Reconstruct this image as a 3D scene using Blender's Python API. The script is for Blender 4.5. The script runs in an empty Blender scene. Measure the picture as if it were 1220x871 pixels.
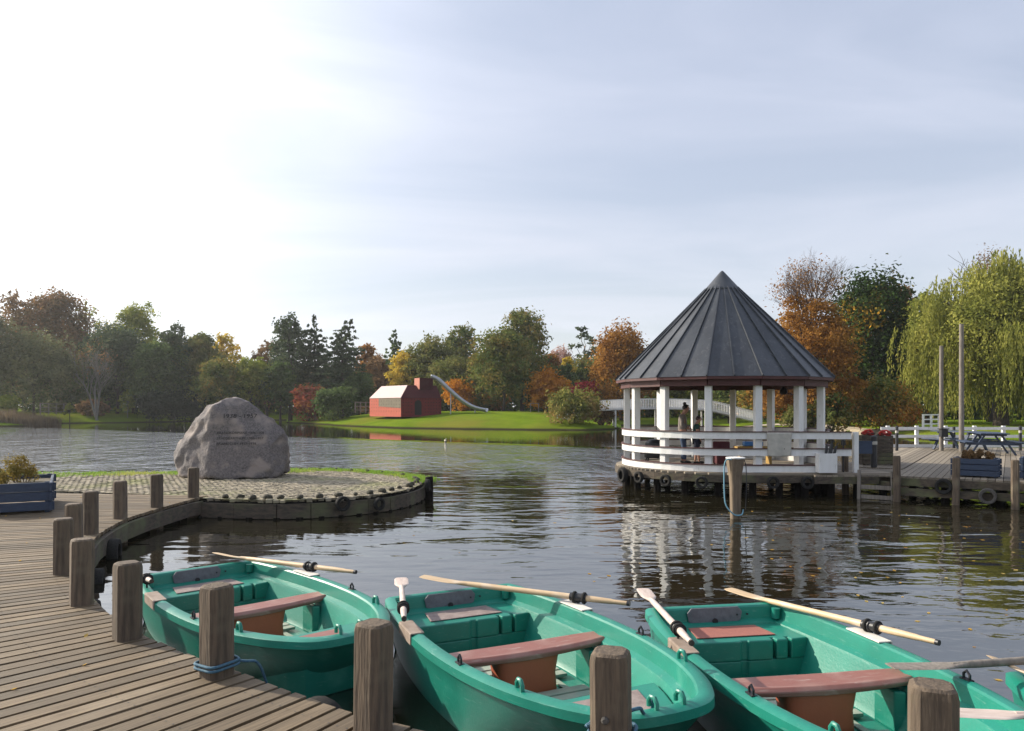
import bpy, bmesh, math, random
import numpy as np
from mathutils import Vector, Matrix, noise
from mathutils.bvhtree import BVHTree
R = math.radians
scene = bpy.context.scene
C = scene.collection

# ---------------------------------------------------------------- camera
F, HY, CX, CZ = 900.0, 486.0, 610.0, 1.5
cam_d = bpy.data.cameras.new('camera')
cam = bpy.data.objects.new('camera', cam_d); C.objects.link(cam)
cam.location = (0, 0, CZ); cam.rotation_euler = (R(90), 0, 0)
cam_d.sensor_width = 36; cam_d.lens = F / 1220 * 36
cam_d.shift_y = (HY - 435.5) / 1220
cam_d.clip_start = 0.05; cam_d.clip_end = 6000
scene.camera = cam

def at(px, py, Y):
    return Vector(((px - CX) / F * Y, Y, CZ - (py - HY) / F * Y))
def gp(px, py, z=0.0):
    Y = (CZ - z) * F / (py - HY)
    return Vector(((px - CX) / F * Y, Y, z))

# ---------------------------------------------------------------- light
SUN_AZ, SUN_EL = -66.0, 27.0          # degrees from +Y, negative = left
sd = Vector((math.sin(R(SUN_AZ)) * math.cos(R(SUN_EL)), math.cos(R(SUN_AZ)) * math.cos(R(SUN_EL)), math.sin(R(SUN_EL))))
sun_d = bpy.data.lights.new('sun', 'SUN'); sun_d.energy = 4.6; sun_d.angle = R(0.7); sun_d.color = (1, 0.91, 0.76)
sun = bpy.data.objects.new('sun', sun_d); C.objects.link(sun); sun.location = (-30, 10, 40)
sun.rotation_euler = (-sd).to_track_quat('-Z', 'Y').to_euler()

w = bpy.data.worlds.new('World'); scene.world = w; w.use_nodes = True
nt = w.node_tree; nt.nodes.clear()
def N(nt, t, **k):
    n = nt.nodes.new(t)
    for a, b in k.items(): setattr(n, a, b)
    return n
def L(nt, a, b): nt.links.new(a, b)
out = N(nt, 'ShaderNodeOutputWorld'); bg = N(nt, 'ShaderNodeBackground')
sky = N(nt, 'ShaderNodeTexSky', sky_type='NISHITA', sun_disc=False, sun_elevation=R(SUN_EL), sun_rotation=R(SUN_AZ), dust_density=2.0, air_density=1.0)
tc = N(nt, 'ShaderNodeTexCoord')
sep = N(nt, 'ShaderNodeSeparateXYZ'); L(nt, tc.outputs['Generated'], sep.inputs[0])
def MA(nt, op, a, b=None, clamp=False):
    n = N(nt, 'ShaderNodeMath', operation=op, use_clamp=clamp)
    for i, v in enumerate((a, b)):
        if v is None: continue
        if isinstance(v, (int, float)): n.inputs[i].default_value = v
        else: L(nt, v, n.inputs[i])
    return n.outputs[0]
zz = MA(nt, 'ADD', MA(nt, 'MAXIMUM', sep.outputs[2], 0.0), 0.22)
cx = MA(nt, 'DIVIDE', sep.outputs[0], zz); cy = MA(nt, 'DIVIDE', sep.outputs[1], zz)
cmb = N(nt, 'ShaderNodeCombineXYZ'); L(nt, cx, cmb.inputs[0]); L(nt, cy, cmb.inputs[1])
mp = N(nt, 'ShaderNodeMapping'); mp.inputs['Rotation'].default_value = (0, 0, R(-62)); mp.inputs['Scale'].default_value = (0.5, 1.7, 1)
L(nt, cmb.outputs[0], mp.inputs[0])
n1 = N(nt, 'ShaderNodeTexNoise'); n1.inputs['Scale'].default_value = 1.1; n1.inputs['Detail'].default_value = 7; n1.inputs['Roughness'].default_value = 0.52; n1.inputs['Distortion'].default_value = 1.1
L(nt, mp.outputs[0], n1.inputs['Vector'])
cr = N(nt, 'ShaderNodeMapRange'); cr.inputs['From Min'].default_value = 0.34; cr.inputs['From Max'].default_value = 0.66
cr.inputs['To Min'].default_value = 0.66; cr.inputs['To Max'].default_value = 1.0
L(nt, n1.outputs[0], cr.inputs[0])
dt = N(nt, 'ShaderNodeVectorMath', operation='DOT_PRODUCT'); L(nt, tc.outputs['Generated'], dt.inputs[0]); dt.inputs[1].default_value = sd
glow = MA(nt, 'POWER', MA(nt, 'MAXIMUM', dt.outputs['Value'], 0.0), 5.2)
glow2 = MA(nt, 'MULTIPLY', MA(nt, 'MULTIPLY', glow, 1.5), MA(nt, 'ADD', 0.62, MA(nt, 'MULTIPLY', n1.outputs[0], 0.75)))
# the thin cloud veil: grey-blue high up, paler towards the horizon, bright towards the sun
hz = MA(nt, 'POWER', MA(nt, 'SUBTRACT', 1.0, MA(nt, 'MAXIMUM', sep.outputs[2], 0.0)), 5.0)
vm = N(nt, 'ShaderNodeMix', data_type='RGBA'); vm.inputs[6].default_value = (0.405, 0.445, 0.555, 1); vm.inputs[7].default_value = (0.61, 0.635, 0.655, 1)
L(nt, hz, vm.inputs[0])
va = N(nt, 'ShaderNodeMix', data_type='RGBA', blend_type='ADD'); va.inputs[0].default_value = 1
gcol = N(nt, 'ShaderNodeCombineColor'); 
for i, k in enumerate((1.0, 0.99, 0.93)): L(nt, MA(nt, 'MULTIPLY', glow2, k), gcol.inputs[i])
L(nt, vm.outputs[2], va.inputs[6]); L(nt, gcol.outputs[0], va.inputs[7])
sk = N(nt, 'ShaderNodeMix', data_type='RGBA', blend_type='MULTIPLY'); sk.inputs[0].default_value = 1; sk.inputs[7].default_value = (0.12, 0.12, 0.12, 1)
L(nt, sky.outputs[0], sk.inputs[6])
mx = N(nt, 'ShaderNodeMix', data_type='RGBA'); L(nt, cr.outputs[0], mx.inputs[0]); L(nt, sk.outputs[2], mx.inputs[6]); L(nt, va.outputs[2], mx.inputs[7])
st = N(nt, 'ShaderNodeMapRange'); st.inputs['From Min'].default_value = 0.35; st.inputs['From Max'].default_value = 0.65; st.inputs['To Min'].default_value = 1.06; st.inputs['To Max'].default_value = 1.13; L(nt, n1.outputs[0], st.inputs[0])
br_ = N(nt, 'ShaderNodeVectorMath', operation='SCALE'); L(nt, mx.outputs[2], br_.inputs[0]); L(nt, st.outputs[0], br_.inputs['Scale'])
L(nt, br_.outputs[0], bg.inputs[0]); bg.inputs[1].default_value = 0.98; L(nt, bg.outputs[0], out.inputs[0])
scene.view_settings.view_transform = 'Standard'; scene.view_settings.look = 'None'
scene.view_settings.exposure = 0.5; scene.view_settings.gamma = 1; scene.view_settings.use_curve_mapping = False
scene.cycles.max_bounces = 6; scene.cycles.diffuse_bounces = 2; scene.cycles.glossy_bounces = 3; scene.cycles.transmission_bounces = 3
scene.cycles.caustics_reflective = False; scene.cycles.caustics_refractive = False

# ---------------------------------------------------------------- materials
def mat(name, c1, c2=None, scale=6, rough=0.7, bump=0.0, bscale=None, stretch=(1, 1, 1), metallic=0, island=0.0, coord='Object', detail=6, spec=None, c3=None, s3=1.0, t3=(0.5, 0.7), objvar=0.0):
    m = bpy.data.materials.new(name); m.use_nodes = True; nt = m.node_tree
    bs = nt.nodes['Principled BSDF']; bs.inputs['Roughness'].default_value = rough; bs.inputs['Metallic'].default_value = metallic
    if spec is not None: bs.inputs['Specular IOR Level'].default_value = spec
    c2 = c2 or tuple(x * 0.7 for x in c1)
    tc = N(nt, 'ShaderNodeTexCoord'); mp = N(nt, 'ShaderNodeMapping'); mp.inputs['Scale'].default_value = stretch
    L(nt, tc.outputs[coord], mp.inputs[0])
    no = N(nt, 'ShaderNodeTexNoise'); no.inputs['Scale'].default_value = scale; no.inputs['Detail'].default_value = detail; no.inputs['Roughness'].default_value = 0.6
    L(nt, mp.outputs[0], no.inputs['Vector'])
    mr = N(nt, 'ShaderNodeMapRange'); mr.inputs['From Min'].default_value = 0.34; mr.inputs['From Max'].default_value = 0.66; L(nt, no.outputs[0], mr.inputs[0])
    mx = N(nt, 'ShaderNodeMix', data_type='RGBA'); mx.inputs[6].default_value = (*c1, 1); mx.inputs[7].default_value = (*c2, 1); L(nt, mr.outputs[0], mx.inputs[0])
    col = mx.outputs[2]
    if c3:
        n3 = N(nt, 'ShaderNodeTexNoise'); n3.inputs['Scale'].default_value = s3; n3.inputs['Detail'].default_value = 5; L(nt, tc.outputs[coord], n3.inputs['Vector'])
        m3 = N(nt, 'ShaderNodeMapRange'); m3.inputs['From Min'].default_value = t3[0]; m3.inputs['From Max'].default_value = t3[1]; L(nt, n3.outputs[0], m3.inputs[0])
        x3 = N(nt, 'ShaderNodeMix', data_type='RGBA'); L(nt, m3.outputs[0], x3.inputs[0]); L(nt, col, x3.inputs[6]); x3.inputs[7].default_value = (*c3, 1); col = x3.outputs[2]
    if island or objvar:
        if island: src = N(nt, 'ShaderNodeNewGeometry').outputs['Random Per Island']; amt = island
        else: src = N(nt, 'ShaderNodeObjectInfo').outputs['Random']; amt = objvar
        hs = N(nt, 'ShaderNodeHueSaturation'); L(nt, col, hs.inputs['Color'])
        v = MA(nt, 'ADD', MA(nt, 'MULTIPLY', src, 2 * amt), 1 - amt); L(nt, v, hs.inputs['Value']); col = hs.outputs[0]
    L(nt, col, bs.inputs['Base Color'])
    if bump:
        nb = N(nt, 'ShaderNodeTexNoise'); nb.inputs['Scale'].default_value = bscale or scale * 2; nb.inputs['Detail'].default_value = 5; L(nt, mp.outputs[0], nb.inputs['Vector'])
        b = N(nt, 'ShaderNodeBump'); b.inputs['Strength'].default_value = 1; b.inputs['Distance'].default_value = bump; L(nt, nb.outputs[0], b.inputs['Height']); L(nt, b.outputs[0], bs.inputs['Normal'])
    return m

def leafmat(name, cols, trans=0.42, clump=0.5):
    m = bpy.data.materials.new(name); m.use_nodes = True; nt = m.node_tree; nt.nodes.clear()
    o = N(nt, 'ShaderNodeOutputMaterial'); ramp = N(nt, 'ShaderNodeValToRGB'); ge = N(nt, 'ShaderNodeNewGeometry')
    tc = N(nt, 'ShaderNodeTexCoord'); no = N(nt, 'ShaderNodeTexNoise'); no.inputs['Scale'].default_value = clump; no.inputs['Detail'].default_value = 3
    L(nt, tc.outputs['Object'], no.inputs['Vector'])
    mr = N(nt, 'ShaderNodeMapRange'); mr.inputs['From Min'].default_value = 0.3; mr.inputs['From Max'].default_value = 0.7; L(nt, no.outputs[0], mr.inputs[0])
    f = MA(nt, 'ADD', MA(nt, 'MULTIPLY', mr.outputs[0], 0.62), MA(nt, 'MULTIPLY', ge.outputs['Random Per Island'], 0.38))
    L(nt, f, ramp.inputs[0])
    cols = [tuple(min(.8, q * 1.55) for q in c_) for c_ in cols]; e = ramp.color_ramp.elements; n = len(cols)
    e[0].color = (*cols[0], 1); e[1].color = (*cols[-1], 1); e[0].position = 0.1; e[1].position = 0.9
    for i in range(1, n - 1):
        q = e.new(0.1 + 0.8 * i / (n - 1)); q.color = (*cols[i], 1)
    d = N(nt, 'ShaderNodeBsdfDiffuse'); t = N(nt, 'ShaderNodeBsdfTranslucent'); mi = N(nt, 'ShaderNodeMixShader'); mi.inputs[0].default_value = trans
    L(nt, ramp.outputs[0], d.inputs[0]); L(nt, ramp.outputs[0], t.inputs[0]); L(nt, d.outputs[0], mi.inputs[1]); L(nt, t.outputs[0], mi.inputs[2]); L(nt, mi.outputs[0], o.inputs[0])
    return m

M = {}
M['deck'] = mat('deck_wood', (0.165, 0.118, 0.068), (0.085, 0.06, 0.034), 3, 0.75, 0.004, 6, (1.0, 22, 1), island=0.38, coord='UV', c3=(0.21, 0.165, 0.11), s3=1.2, t3=(0.52, 0.75))
M['dock'] = mat('dock_wood', (0.27, 0.225, 0.165), (0.17, 0.14, 0.105), 3, 0.8, 0.004, 6, (1.0, 22, 1), island=0.30, coord='UV')
M['post'] = mat('post_wood', (0.145, 0.105, 0.07), (0.065, 0.047, 0.033), 5, 0.85, 0.008, 9, (7, 7, 0.7), c3=(0.17, 0.135, 0.09), s3=3, t3=(0.5, 0.7), objvar=0.2)
M['beam'] = mat('beam_wood', (0.11, 0.085, 0.06), (0.05, 0.04, 0.03), 4, 0.9, 0.008, 8, (2, 2, 6), c3=(0.12, 0.125, 0.06), s3=2.0)
M['wetshade'] = mat('wet_pile_with_shade', (0.012, 0.010, 0.009), (0.007, 0.006, 0.005), 4, 0.85, 0.01, 8, spec=0.1)  # wet wood taken near black: shade under spit and decks put into its colour
M['greywood'] = mat('grey_wood', (0.24, 0.21, 0.18), (0.15, 0.13, 0.11), 4, 0.85, 0.004, 8, (6, 6, 0.8))
M['white'] = mat('white_paint', (0.80, 0.79, 0.77), (0.72, 0.71, 0.68), 2.5, 0.55, 0.002, 14, (3, 3, 1), c3=(0.60, 0.58, 0.52), s3=5, t3=(0.66, 0.85))
M['redcap'] = mat('red_brown_paint', (0.085, 0.022, 0.02), (0.06, 0.016, 0.015), 5, 0.6)
M['zinc'] = mat('zinc_roof', (0.056, 0.062, 0.072), (0.036, 0.040, 0.048), 1.6, 0.45, 0.002, 8, (1, 1, 0.4), metallic=0.25, spec=0.5, c3=(0.075, 0.08, 0.09), s3=1.1, t3=(0.5, 0.75))
M['navy'] = mat('navy_paint', (0.030, 0.050, 0.095), (0.022, 0.036, 0.07), 5, 0.55, 0.003, 9, (2, 2, 5))
M['rubber'] = mat('black_rubber', (0.018, 0.018, 0.018), (0.035, 0.033, 0.03), 9, 0.85, 0.003, 20, spec=0.15)
M['greyrub'] = mat('grey_rubber', (0.11, 0.10, 0.09), (0.05, 0.045, 0.04), 9, 0.85, 0.003, 20)
M['black'] = mat('black_metal', (0.014, 0.014, 0.018), (0.02, 0.02, 0.022), 8, 0.45)
M['teal'] = mat('teal_plastic', (0.010, 0.215, 0.155), (0.007, 0.165, 0.12), 2.2, 0.42, 0.0012, 60, c3=(0.07, 0.30, 0.225), s3=4, t3=(0.57, 0.85), detail=9)
M['teal2'] = mat('faded_teal_plastic', (0.05, 0.34, 0.26), (0.02, 0.26, 0.19), 3.5, 0.5, 0.0015, 60, c3=(0.22, 0.40, 0.34), s3=5, t3=(0.5, 0.75), detail=9)
M['thwart'] = mat('brown_plastic', (0.27, 0.105, 0.08), (0.21, 0.08, 0.06), 3, 0.45, 0.0012, 50, c3=(0.33, 0.18, 0.145), s3=3)
M['pedestal'] = mat('rust_plastic', (0.42, 0.10, 0.045), (0.35, 0.085, 0.04), 3, 0.5, 0.0012, 50)
M['padred'] = mat('non_slip_pad', (0.33, 0.12, 0.09), (0.27, 0.10, 0.08), 40, 0.85, 0.002, 90)
M['padgrey'] = mat('worn_non_slip_pad', (0.30, 0.24, 0.22), (0.20, 0.15, 0.14), 14, 0.85, 0.002, 90)
M['motor'] = mat('grey_plate', (0.16, 0.17, 0.19), (0.11, 0.115, 0.13), 20, 0.7, 0.002, 60)
M['slat'] = mat('boat_floor', (0.25, 0.34, 0.28), (0.38, 0.38, 0.31), 6, 0.7, 0.003, 30)
M['oar'] = mat('oar_wood', (0.62, 0.45, 0.27), (0.48, 0.34, 0.20), 5, 0.5, 0.001, 20, (6, 0.8, 6), c3=(0.66, 0.56, 0.45), s3=3, objvar=0.1)
M['oarwhite'] = mat('worn_white_oar', (0.62, 0.52, 0.46), (0.46, 0.36, 0.31), 8, 0.6, 0.001, 20, (5, 0.8, 5))
M['plate'] = mat('white_plate', (0.72, 0.68, 0.62), (0.60, 0.56, 0.50), 9, 0.6)
M['platebrown'] = mat('bare_wood_plate', (0.34, 0.27, 0.22), (0.24, 0.18, 0.14), 9, 0.7)
M['rope'] = mat('blue_rope', (0.03, 0.10, 0.17), (0.08, 0.16, 0.21), 60, 0.8, 0.002, 120)
M['lightrope'] = mat('pale_blue_rope', (0.22, 0.42, 0.52), (0.14, 0.32, 0.42), 60, 0.8)
M['darkrope'] = mat('dark_rope', (0.03, 0.035, 0.04), (0.06, 0.06, 0.06), 60, 0.9)
M['rock'] = mat('granite', (0.20, 0.178, 0.175), (0.09, 0.082, 0.085), 34, 0.9, 0.02, 16, c3=(0.26, 0.22, 0.20), s3=2.8, t3=(0.5, 0.62), detail=9)
M['ink'] = mat('letter_paint', (0.02, 0.02, 0.022), None, 8, 0.8)
M['cobble'] = mat('cobble_stone', (0.33, 0.28, 0.20), (0.26, 0.22, 0.155), 8, 0.9, 0.006, 30, island=0.28, c3=(0.25, 0.24, 0.10), s3=0.55, t3=(0.52, 0.75))
M['soil'] = mat('soil', (0.10, 0.08, 0.05), (0.06, 0.05, 0.03), 5, 0.95)
M['mossstone'] = mat('mossy_stone', (0.075, 0.065, 0.045), (0.03, 0.03, 0.02), 9, 0.95, 0.01, 20)
M['path'] = mat('gravel_path', (0.42, 0.35, 0.24), (0.32, 0.27, 0.19), 4, 0.95)
M['housewalllit'] = mat('red_perforated_metal_lit_tone', (0.50, 0.085, 0.04), (0.42, 0.065, 0.03), 3, 0.6)  # sunlit copy of the red wall metal, brightness put into the colour
M['houseolive'] = mat('olive_panel', (0.17, 0.135, 0.085), None, 3, 0.6)
M['houseroofglare'] = mat('roof_metal_glare_tone', (0.62, 0.46, 0.40), (0.56, 0.41, 0.36), 3, 0.3)  # same roof metal with the sun glare painted in as a pale tone
M['houseshade'] = mat('red_metal_shade_tone', (0.065, 0.010, 0.014), (0.05, 0.008, 0.011), 3, 0.85, spec=0.15)  # shaded copy of the red metal, for the right roof and chimney
M['housewallshade'] = mat('red_perforated_metal_shade_tone', (0.17, 0.022, 0.022), (0.13, 0.018, 0.018), 3, 0.8, spec=0.2)  # shaded copy of the red wall metal, shade put into the colour
M['hole'] = mat('dark_hole', (0.012, 0.008, 0.008), None, 3, 0.9)
M['steel'] = mat('steel', (0.42, 0.43, 0.46), (0.33, 0.34, 0.36), 3, 0.32, metallic=0.7)
M['bark'] = mat('bark', (0.075, 0.058, 0.045), (0.045, 0.036, 0.03), 4, 0.95, 0.02, 8, (4, 4, 0.6))
M['palebark'] = mat('pale_bark', (0.20, 0.19, 0.17), (0.12, 0.115, 0.10), 3, 0.9, 0.01, 8, (4, 4, 0.6))
M['twig'] = mat('twig', (0.12, 0.075, 0.055), (0.08, 0.05, 0.04), 4, 0.95)
M['cloth'] = mat('white_cloth', (0.52, 0.49, 0.43), (0.42, 0.40, 0.35), 9, 0.9, 0.004, 12)
M['lifered'] = mat('red_fabric', (0.52, 0.035, 0.02), (0.42, 0.03, 0.02), 9, 0.7)
M['darkred'] = mat('dark_red_fabric', (0.09, 0.015, 0.022), None, 9, 0.8)
M['skin'] = mat('skin', (0.50, 0.27, 0.19), (0.45, 0.24, 0.17), 9, 0.55)
M['sweater'] = mat('beige_knit', (0.27, 0.235, 0.215), (0.22, 0.19, 0.17), 30, 0.95)
M['jeans'] = mat('denim', (0.06, 0.09, 0.16), (0.045, 0.07, 0.12), 30, 0.9)
M['greenshirt'] = mat('dark_green_cotton', (0.015, 0.075, 0.062), None, 20, 0.9)
M['shorts'] = mat('dark_blue_cotton', (0.02, 0.025, 0.05), None, 20, 0.9)
M['hair'] = mat('black_hair', (0.012, 0.009, 0.009), (0.02, 0.014, 0.012), 30, 0.5)
M['hairb'] = mat('brown_hair', (0.055, 0.024, 0.014), (0.035, 0.016, 0.01), 30, 0.5)
M['boot'] = mat('shoe', (0.03, 0.025, 0.025), None, 9, 0.7)

def scuffs(m, col, stretch, scale, a, b, fac):
    nt = m.node_tree; bs = nt.nodes['Principled BSDF']; prev = bs.inputs['Base Color'].links[0].from_socket
    tc = N(nt, 'ShaderNodeTexCoord'); mp = N(nt, 'ShaderNodeMapping'); mp.inputs['Scale'].default_value = stretch; L(nt, tc.outputs['Object'], mp.inputs[0])
    no = N(nt, 'ShaderNodeTexNoise'); no.inputs['Scale'].default_value = scale; no.inputs['Detail'].default_value = 8; no.inputs['Distortion'].default_value = 0.8; L(nt, mp.outputs[0], no.inputs['Vector'])
    mr = N(nt, 'ShaderNodeMapRange'); mr.inputs['From Min'].default_value = a; mr.inputs['From Max'].default_value = b; mr.inputs['To Max'].default_value = fac; L(nt, no.outputs[0], mr.inputs[0])
    mx = N(nt, 'ShaderNodeMix', data_type='RGBA'); L(nt, mr.outputs[0], mx.inputs[0]); L(nt, prev, mx.inputs[6]); mx.inputs[7].default_value = (*col, 1); L(nt, mx.outputs[2], bs.inputs['Base Color'])
scuffs(M['teal'], (0.26, 0.42, 0.36), (1.2, 1.0, 9), 9, 0.62, 0.74, 0.28)
scuffs(M['teal'], (0.03, 0.075, 0.05), (1, 1, 1.6), 3.1, 0.60, 0.85, 0.35)
scuffs(M['thwart'], (0.42, 0.30, 0.26), (1.0, 8, 1), 5, 0.58, 0.72, 0.7)
scuffs(M['zinc'], (0.12, 0.12, 0.125), (5, 5, 0.7), 2.2, 0.56, 0.74, 0.6)
scuffs(M['zinc'], (0.03, 0.032, 0.034), (6, 6, 0.8), 1.3, 0.55, 0.75, 0.6)
scuffs(M['white'], (0.30, 0.27, 0.21), (4, 4, 1.0), 6, 0.62, 0.76, 0.5)
scuffs(M['post'], (0.09, 0.11, 0.05), (1, 1, 1), 4.5, 0.58, 0.72, 0.45)
# ---------------------------------------------------------------- mesh helpers
class MB:
    def __init__(s): s.v = []; s.f = []; s.uv = None
    def box(s, c, d, rz=0.0, taper=1.0, rx=0.0, ry=0.0):
        b = len(s.v); m = Matrix.Rotation(rz, 3, 'Z') @ Matrix.Rotation(rx, 3, 'X') @ Matrix.Rotation(ry, 3, 'Y')
        for z in (-1, 1):
            t = taper if z > 0 else 1
            for x, y in ((-1, -1), (1, -1), (1, 1), (-1, 1)):
                p = m @ Vector((x * d[0] / 2 * t, y * d[1] / 2 * t, z * d[2] / 2)); s.v.append(Vector(c) + p)
        s.f += [(b, b + 3, b + 2, b + 1), (b + 4, b + 5, b + 6, b + 7)] + [(b + i, b + (i + 1) % 4, b + 4 + (i + 1) % 4, b + 4 + i) for i in range(4)]
        return s
    def bar(s, a, b_, w, h, up=(0, 0, 1)):
        a = Vector(a); b_ = Vector(b_); d = (b_ - a).normalized(); side = d.cross(Vector(up))
        if side.length < 1e-4: side = d.cross(Vector((1, 0, 0)))
        side.normalize(); u = side.cross(d).normalized(); b = len(s.v)
        for p in (a, b_):
            for x, z in ((-1, -1), (1, -1), (1, 1), (-1, 1)): s.v.append(p + side * x * w / 2 + u * z * h / 2)
        s.f += [(b + 3, b + 2, b + 1, b), (b + 4, b + 5, b + 6, b + 7)] + [(b + i, b + (i + 1) % 4, b + 4 + (i + 1) % 4, b + 4 + i) for i in range(4)]
        s.f = s.f; return s
    def tube(s, pts, rad, n=8, caps=True):
        pts = [Vector(p) for p in pts]; 
        if isinstance(rad, (int, float)): rad = [rad] * len(pts)
        b = len(s.v); ref = None
        for i, p in enumerate(pts):
            d = (pts[min(i + 1, len(pts) - 1)] - pts[max(i - 1, 0)]).normalized()
            if ref is None: ref = d.orthogonal().normalized()
            x = (ref - d * ref.dot(d)); x = x.normalized() if x.length > 1e-5 else d.orthogonal().normalized()
            ref = x; y = d.cross(x)
            for k in range(n):
                a = 2 * math.pi * k / n; s.v.append(p + (x * math.cos(a) + y * math.sin(a)) * rad[i])
        for i in range(len(pts) - 1):
            for k in range(n):
                s.f.append((b + i * n + k, b + i * n + (k + 1) % n, b + (i + 1) * n + (k + 1) % n, b + (i + 1) * n + k))
        if caps:
            s.f.append(tuple(b + k for k in range(n))[::-1]); s.f.append(tuple(b + (len(pts) - 1) * n + k for k in range(n)))
        return s
    def lathe(s, prof, n=20, c=(0, 0, 0)):
        b = len(s.v); c = Vector(c)
        for r, z in prof:
            for k in range(n):
                a = 2 * math.pi * k / n; s.v.append(c + Vector((r * math.cos(a), r * math.sin(a), z)))
        for i in range(len(prof) - 1):
            for k in range(n): s.f.append((b + i * n + k, b + i * n + (k + 1) % n, b + (i + 1) * n + (k + 1) % n, b + (i + 1) * n + k))
        s.f.append(tuple(b + k for k in range(n))[::-1]); s.f.append(tuple(b + (len(prof) - 1) * n + k for k in range(n)))
        return s
    def prism(s, poly, z0, z1):
        b = len(s.v); n = len(poly)
        for z in (z0, z1):
            for p in poly: s.v.append(Vector((p[0], p[1], z)))
        s.f += [tuple(b + i for i in range(n))[::-1], tuple(b + n + i for i in range(n))] + [(b + i, b + (i + 1) % n, b + n + (i + 1) % n, b + n + i) for i in range(n)]
        return s
    def torus(s, c, r1, r2, axis='Y', n=20, m=8, sq=1.0):
        b = len(s.v); c = Vector(c)
        for i in range(n):
            a = 2 * math.pi * i / n
            for k in range(m):
                q = 2 * math.pi * k / m; rr = r1 + r2 * math.cos(q); h = r2 * math.sin(q) * sq
                p = Vector((rr * math.cos(a), rr * math.sin(a), h))
                if axis == 'Y': p = Vector((p.x, p.z, p.y))
                elif axis == 'X': p = Vector((p.z, p.x, p.y))
                s.v.append(c + p)
        for i in range(n):
            for k in range(m):
                s.f.append((b + i * m + k, b + ((i + 1) % n) * m + k, b + ((i + 1) % n) * m + (k + 1) % m, b + i * m + (k + 1) % m))
        return s
    def quad(s, *p):
        b = len(s.v); s.v += [Vector(q) for q in p]; s.f.append(tuple(range(b, b + len(p)))); return s
    def plank(s, a, b_, c, d, th=0.035):
        """top corners a->b along the plank, d->c the other long edge; UV runs along it"""
        if s.uv is None: s.uv = []
        b = len(s.v); a, b_, c, d = map(Vector, (a, b_, c, d)); dn = Vector((0, 0, -th))
        s.v += [a, b_, c, d, a + dn, b_ + dn, c + dn, d + dn]
        l = (b_ - a).length; w_ = (d - a).length; u0 = random.random() * 50; v0 = random.random() * 50
        quv = [(u0, v0), (u0 + l, v0), (u0 + l, v0 + w_), (u0, v0 + w_)]
        fs = [(0, 3, 2, 1), (0, 1, 5, 4), (1, 2, 6, 5), (2, 3, 7, 6), (3, 0, 4, 7)]
        for f in fs:
            s.f.append(tuple(b + i for i in f))
            for i in f: s.uv.append((quv[i % 4][0], quv[i % 4][1] + (0.03 if i > 3 else 0)))
        return s
    def build(s, name, m, parent=None, smooth=False, bevel=0, loc=None, fix=True, seg=2):
        me = bpy.data.meshes.new(name); me.from_pydata([tuple(p) for p in s.v], [], s.f); me.materials.append(m)
        if s.uv:
            ul = me.uv_layers.new(name='UVMap'); ul.data.foreach_set('uv', np.array(s.uv, 'f').ravel())
        if fix:
            bm = bmesh.new(); bm.from_mesh(me); bmesh.ops.recalc_face_normals(bm, faces=bm.faces); bm.to_mesh(me); bm.free()
        if smooth:
            me.shade_smooth() if hasattr(me, 'shade_smooth') else None
            me.set_sharp_from_angle(angle=R(smooth if smooth is not True else 40))
        o = bpy.data.objects.new(name, me); C.objects.link(o)
        if parent: o.parent = parent
        if loc: o.location = loc
        if bevel:
            bv = o.modifiers.new('bevel', 'BEVEL'); bv.width = bevel; bv.segments = seg; bv.limit_method = 'ANGLE'; bv.angle_limit = R(40)
        return o

def tag(o, label, cat=None, group=None, kind=None):
    if label: o['label'] = label
    if cat: o['category'] = cat
    if group: o['group'] = group
    if kind: o['kind'] = kind
    return o
def thing(name, label, cat, loc=(0, 0, 0), rz=0.0, group=None):
    o = bpy.data.objects.new(name, None); C.objects.link(o); o.empty_display_size = 0.1
    o.location = loc; o.rotation_euler = (0, 0, rz); return tag(o, label, cat, group)
def copy_tree(o, parent=None):
    c = o.copy(); C.objects.link(c); c.parent = parent
    for ch in list(o.children): copy_tree(ch, c)
    return c
def npmesh(name, V, Fq, m, parent=None):
    me = bpy.data.meshes.new(name); nv, nf = len(V), len(Fq)
    me.vertices.add(nv); me.vertices.foreach_set('co', V.astype('f').ravel())
    k = Fq.shape[1]; me.loops.add(nf * k); me.loops.foreach_set('vertex_index', Fq.astype('i').ravel())
    me.polygons.add(nf); me.polygons.foreach_set('loop_start', np.arange(0, nf * k, k, dtype='i'))
    me.update(calc_edges=True); me.materials.append(m)
    o = bpy.data.objects.new(name, me); C.objects.link(o)
    if parent: o.parent = parent
    return o
def catmull(pts, n=8, closed=False):
    P = [Vector(p) for p in pts]; out_ = []; N_ = len(P)
    for i in range(N_ if closed else N_ - 1):
        g = lambda k: P[k % N_] if closed else P[max(0, min(N_ - 1, k))]
        p0, p1, p2, p3 = g(i - 1), g(i), g(i + 1), g(i + 2)
        for j in range(n):
            t = j / n; out_.append(0.5 * ((2 * p1) + (p2 - p0) * t + (2 * p0 - 5 * p1 + 4 * p2 - p3) * t * t + (3 * p1 - p0 - 3 * p2 + p3) * t ** 3))
    if not closed: out_.append(P[-1].copy())
    return out_
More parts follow.
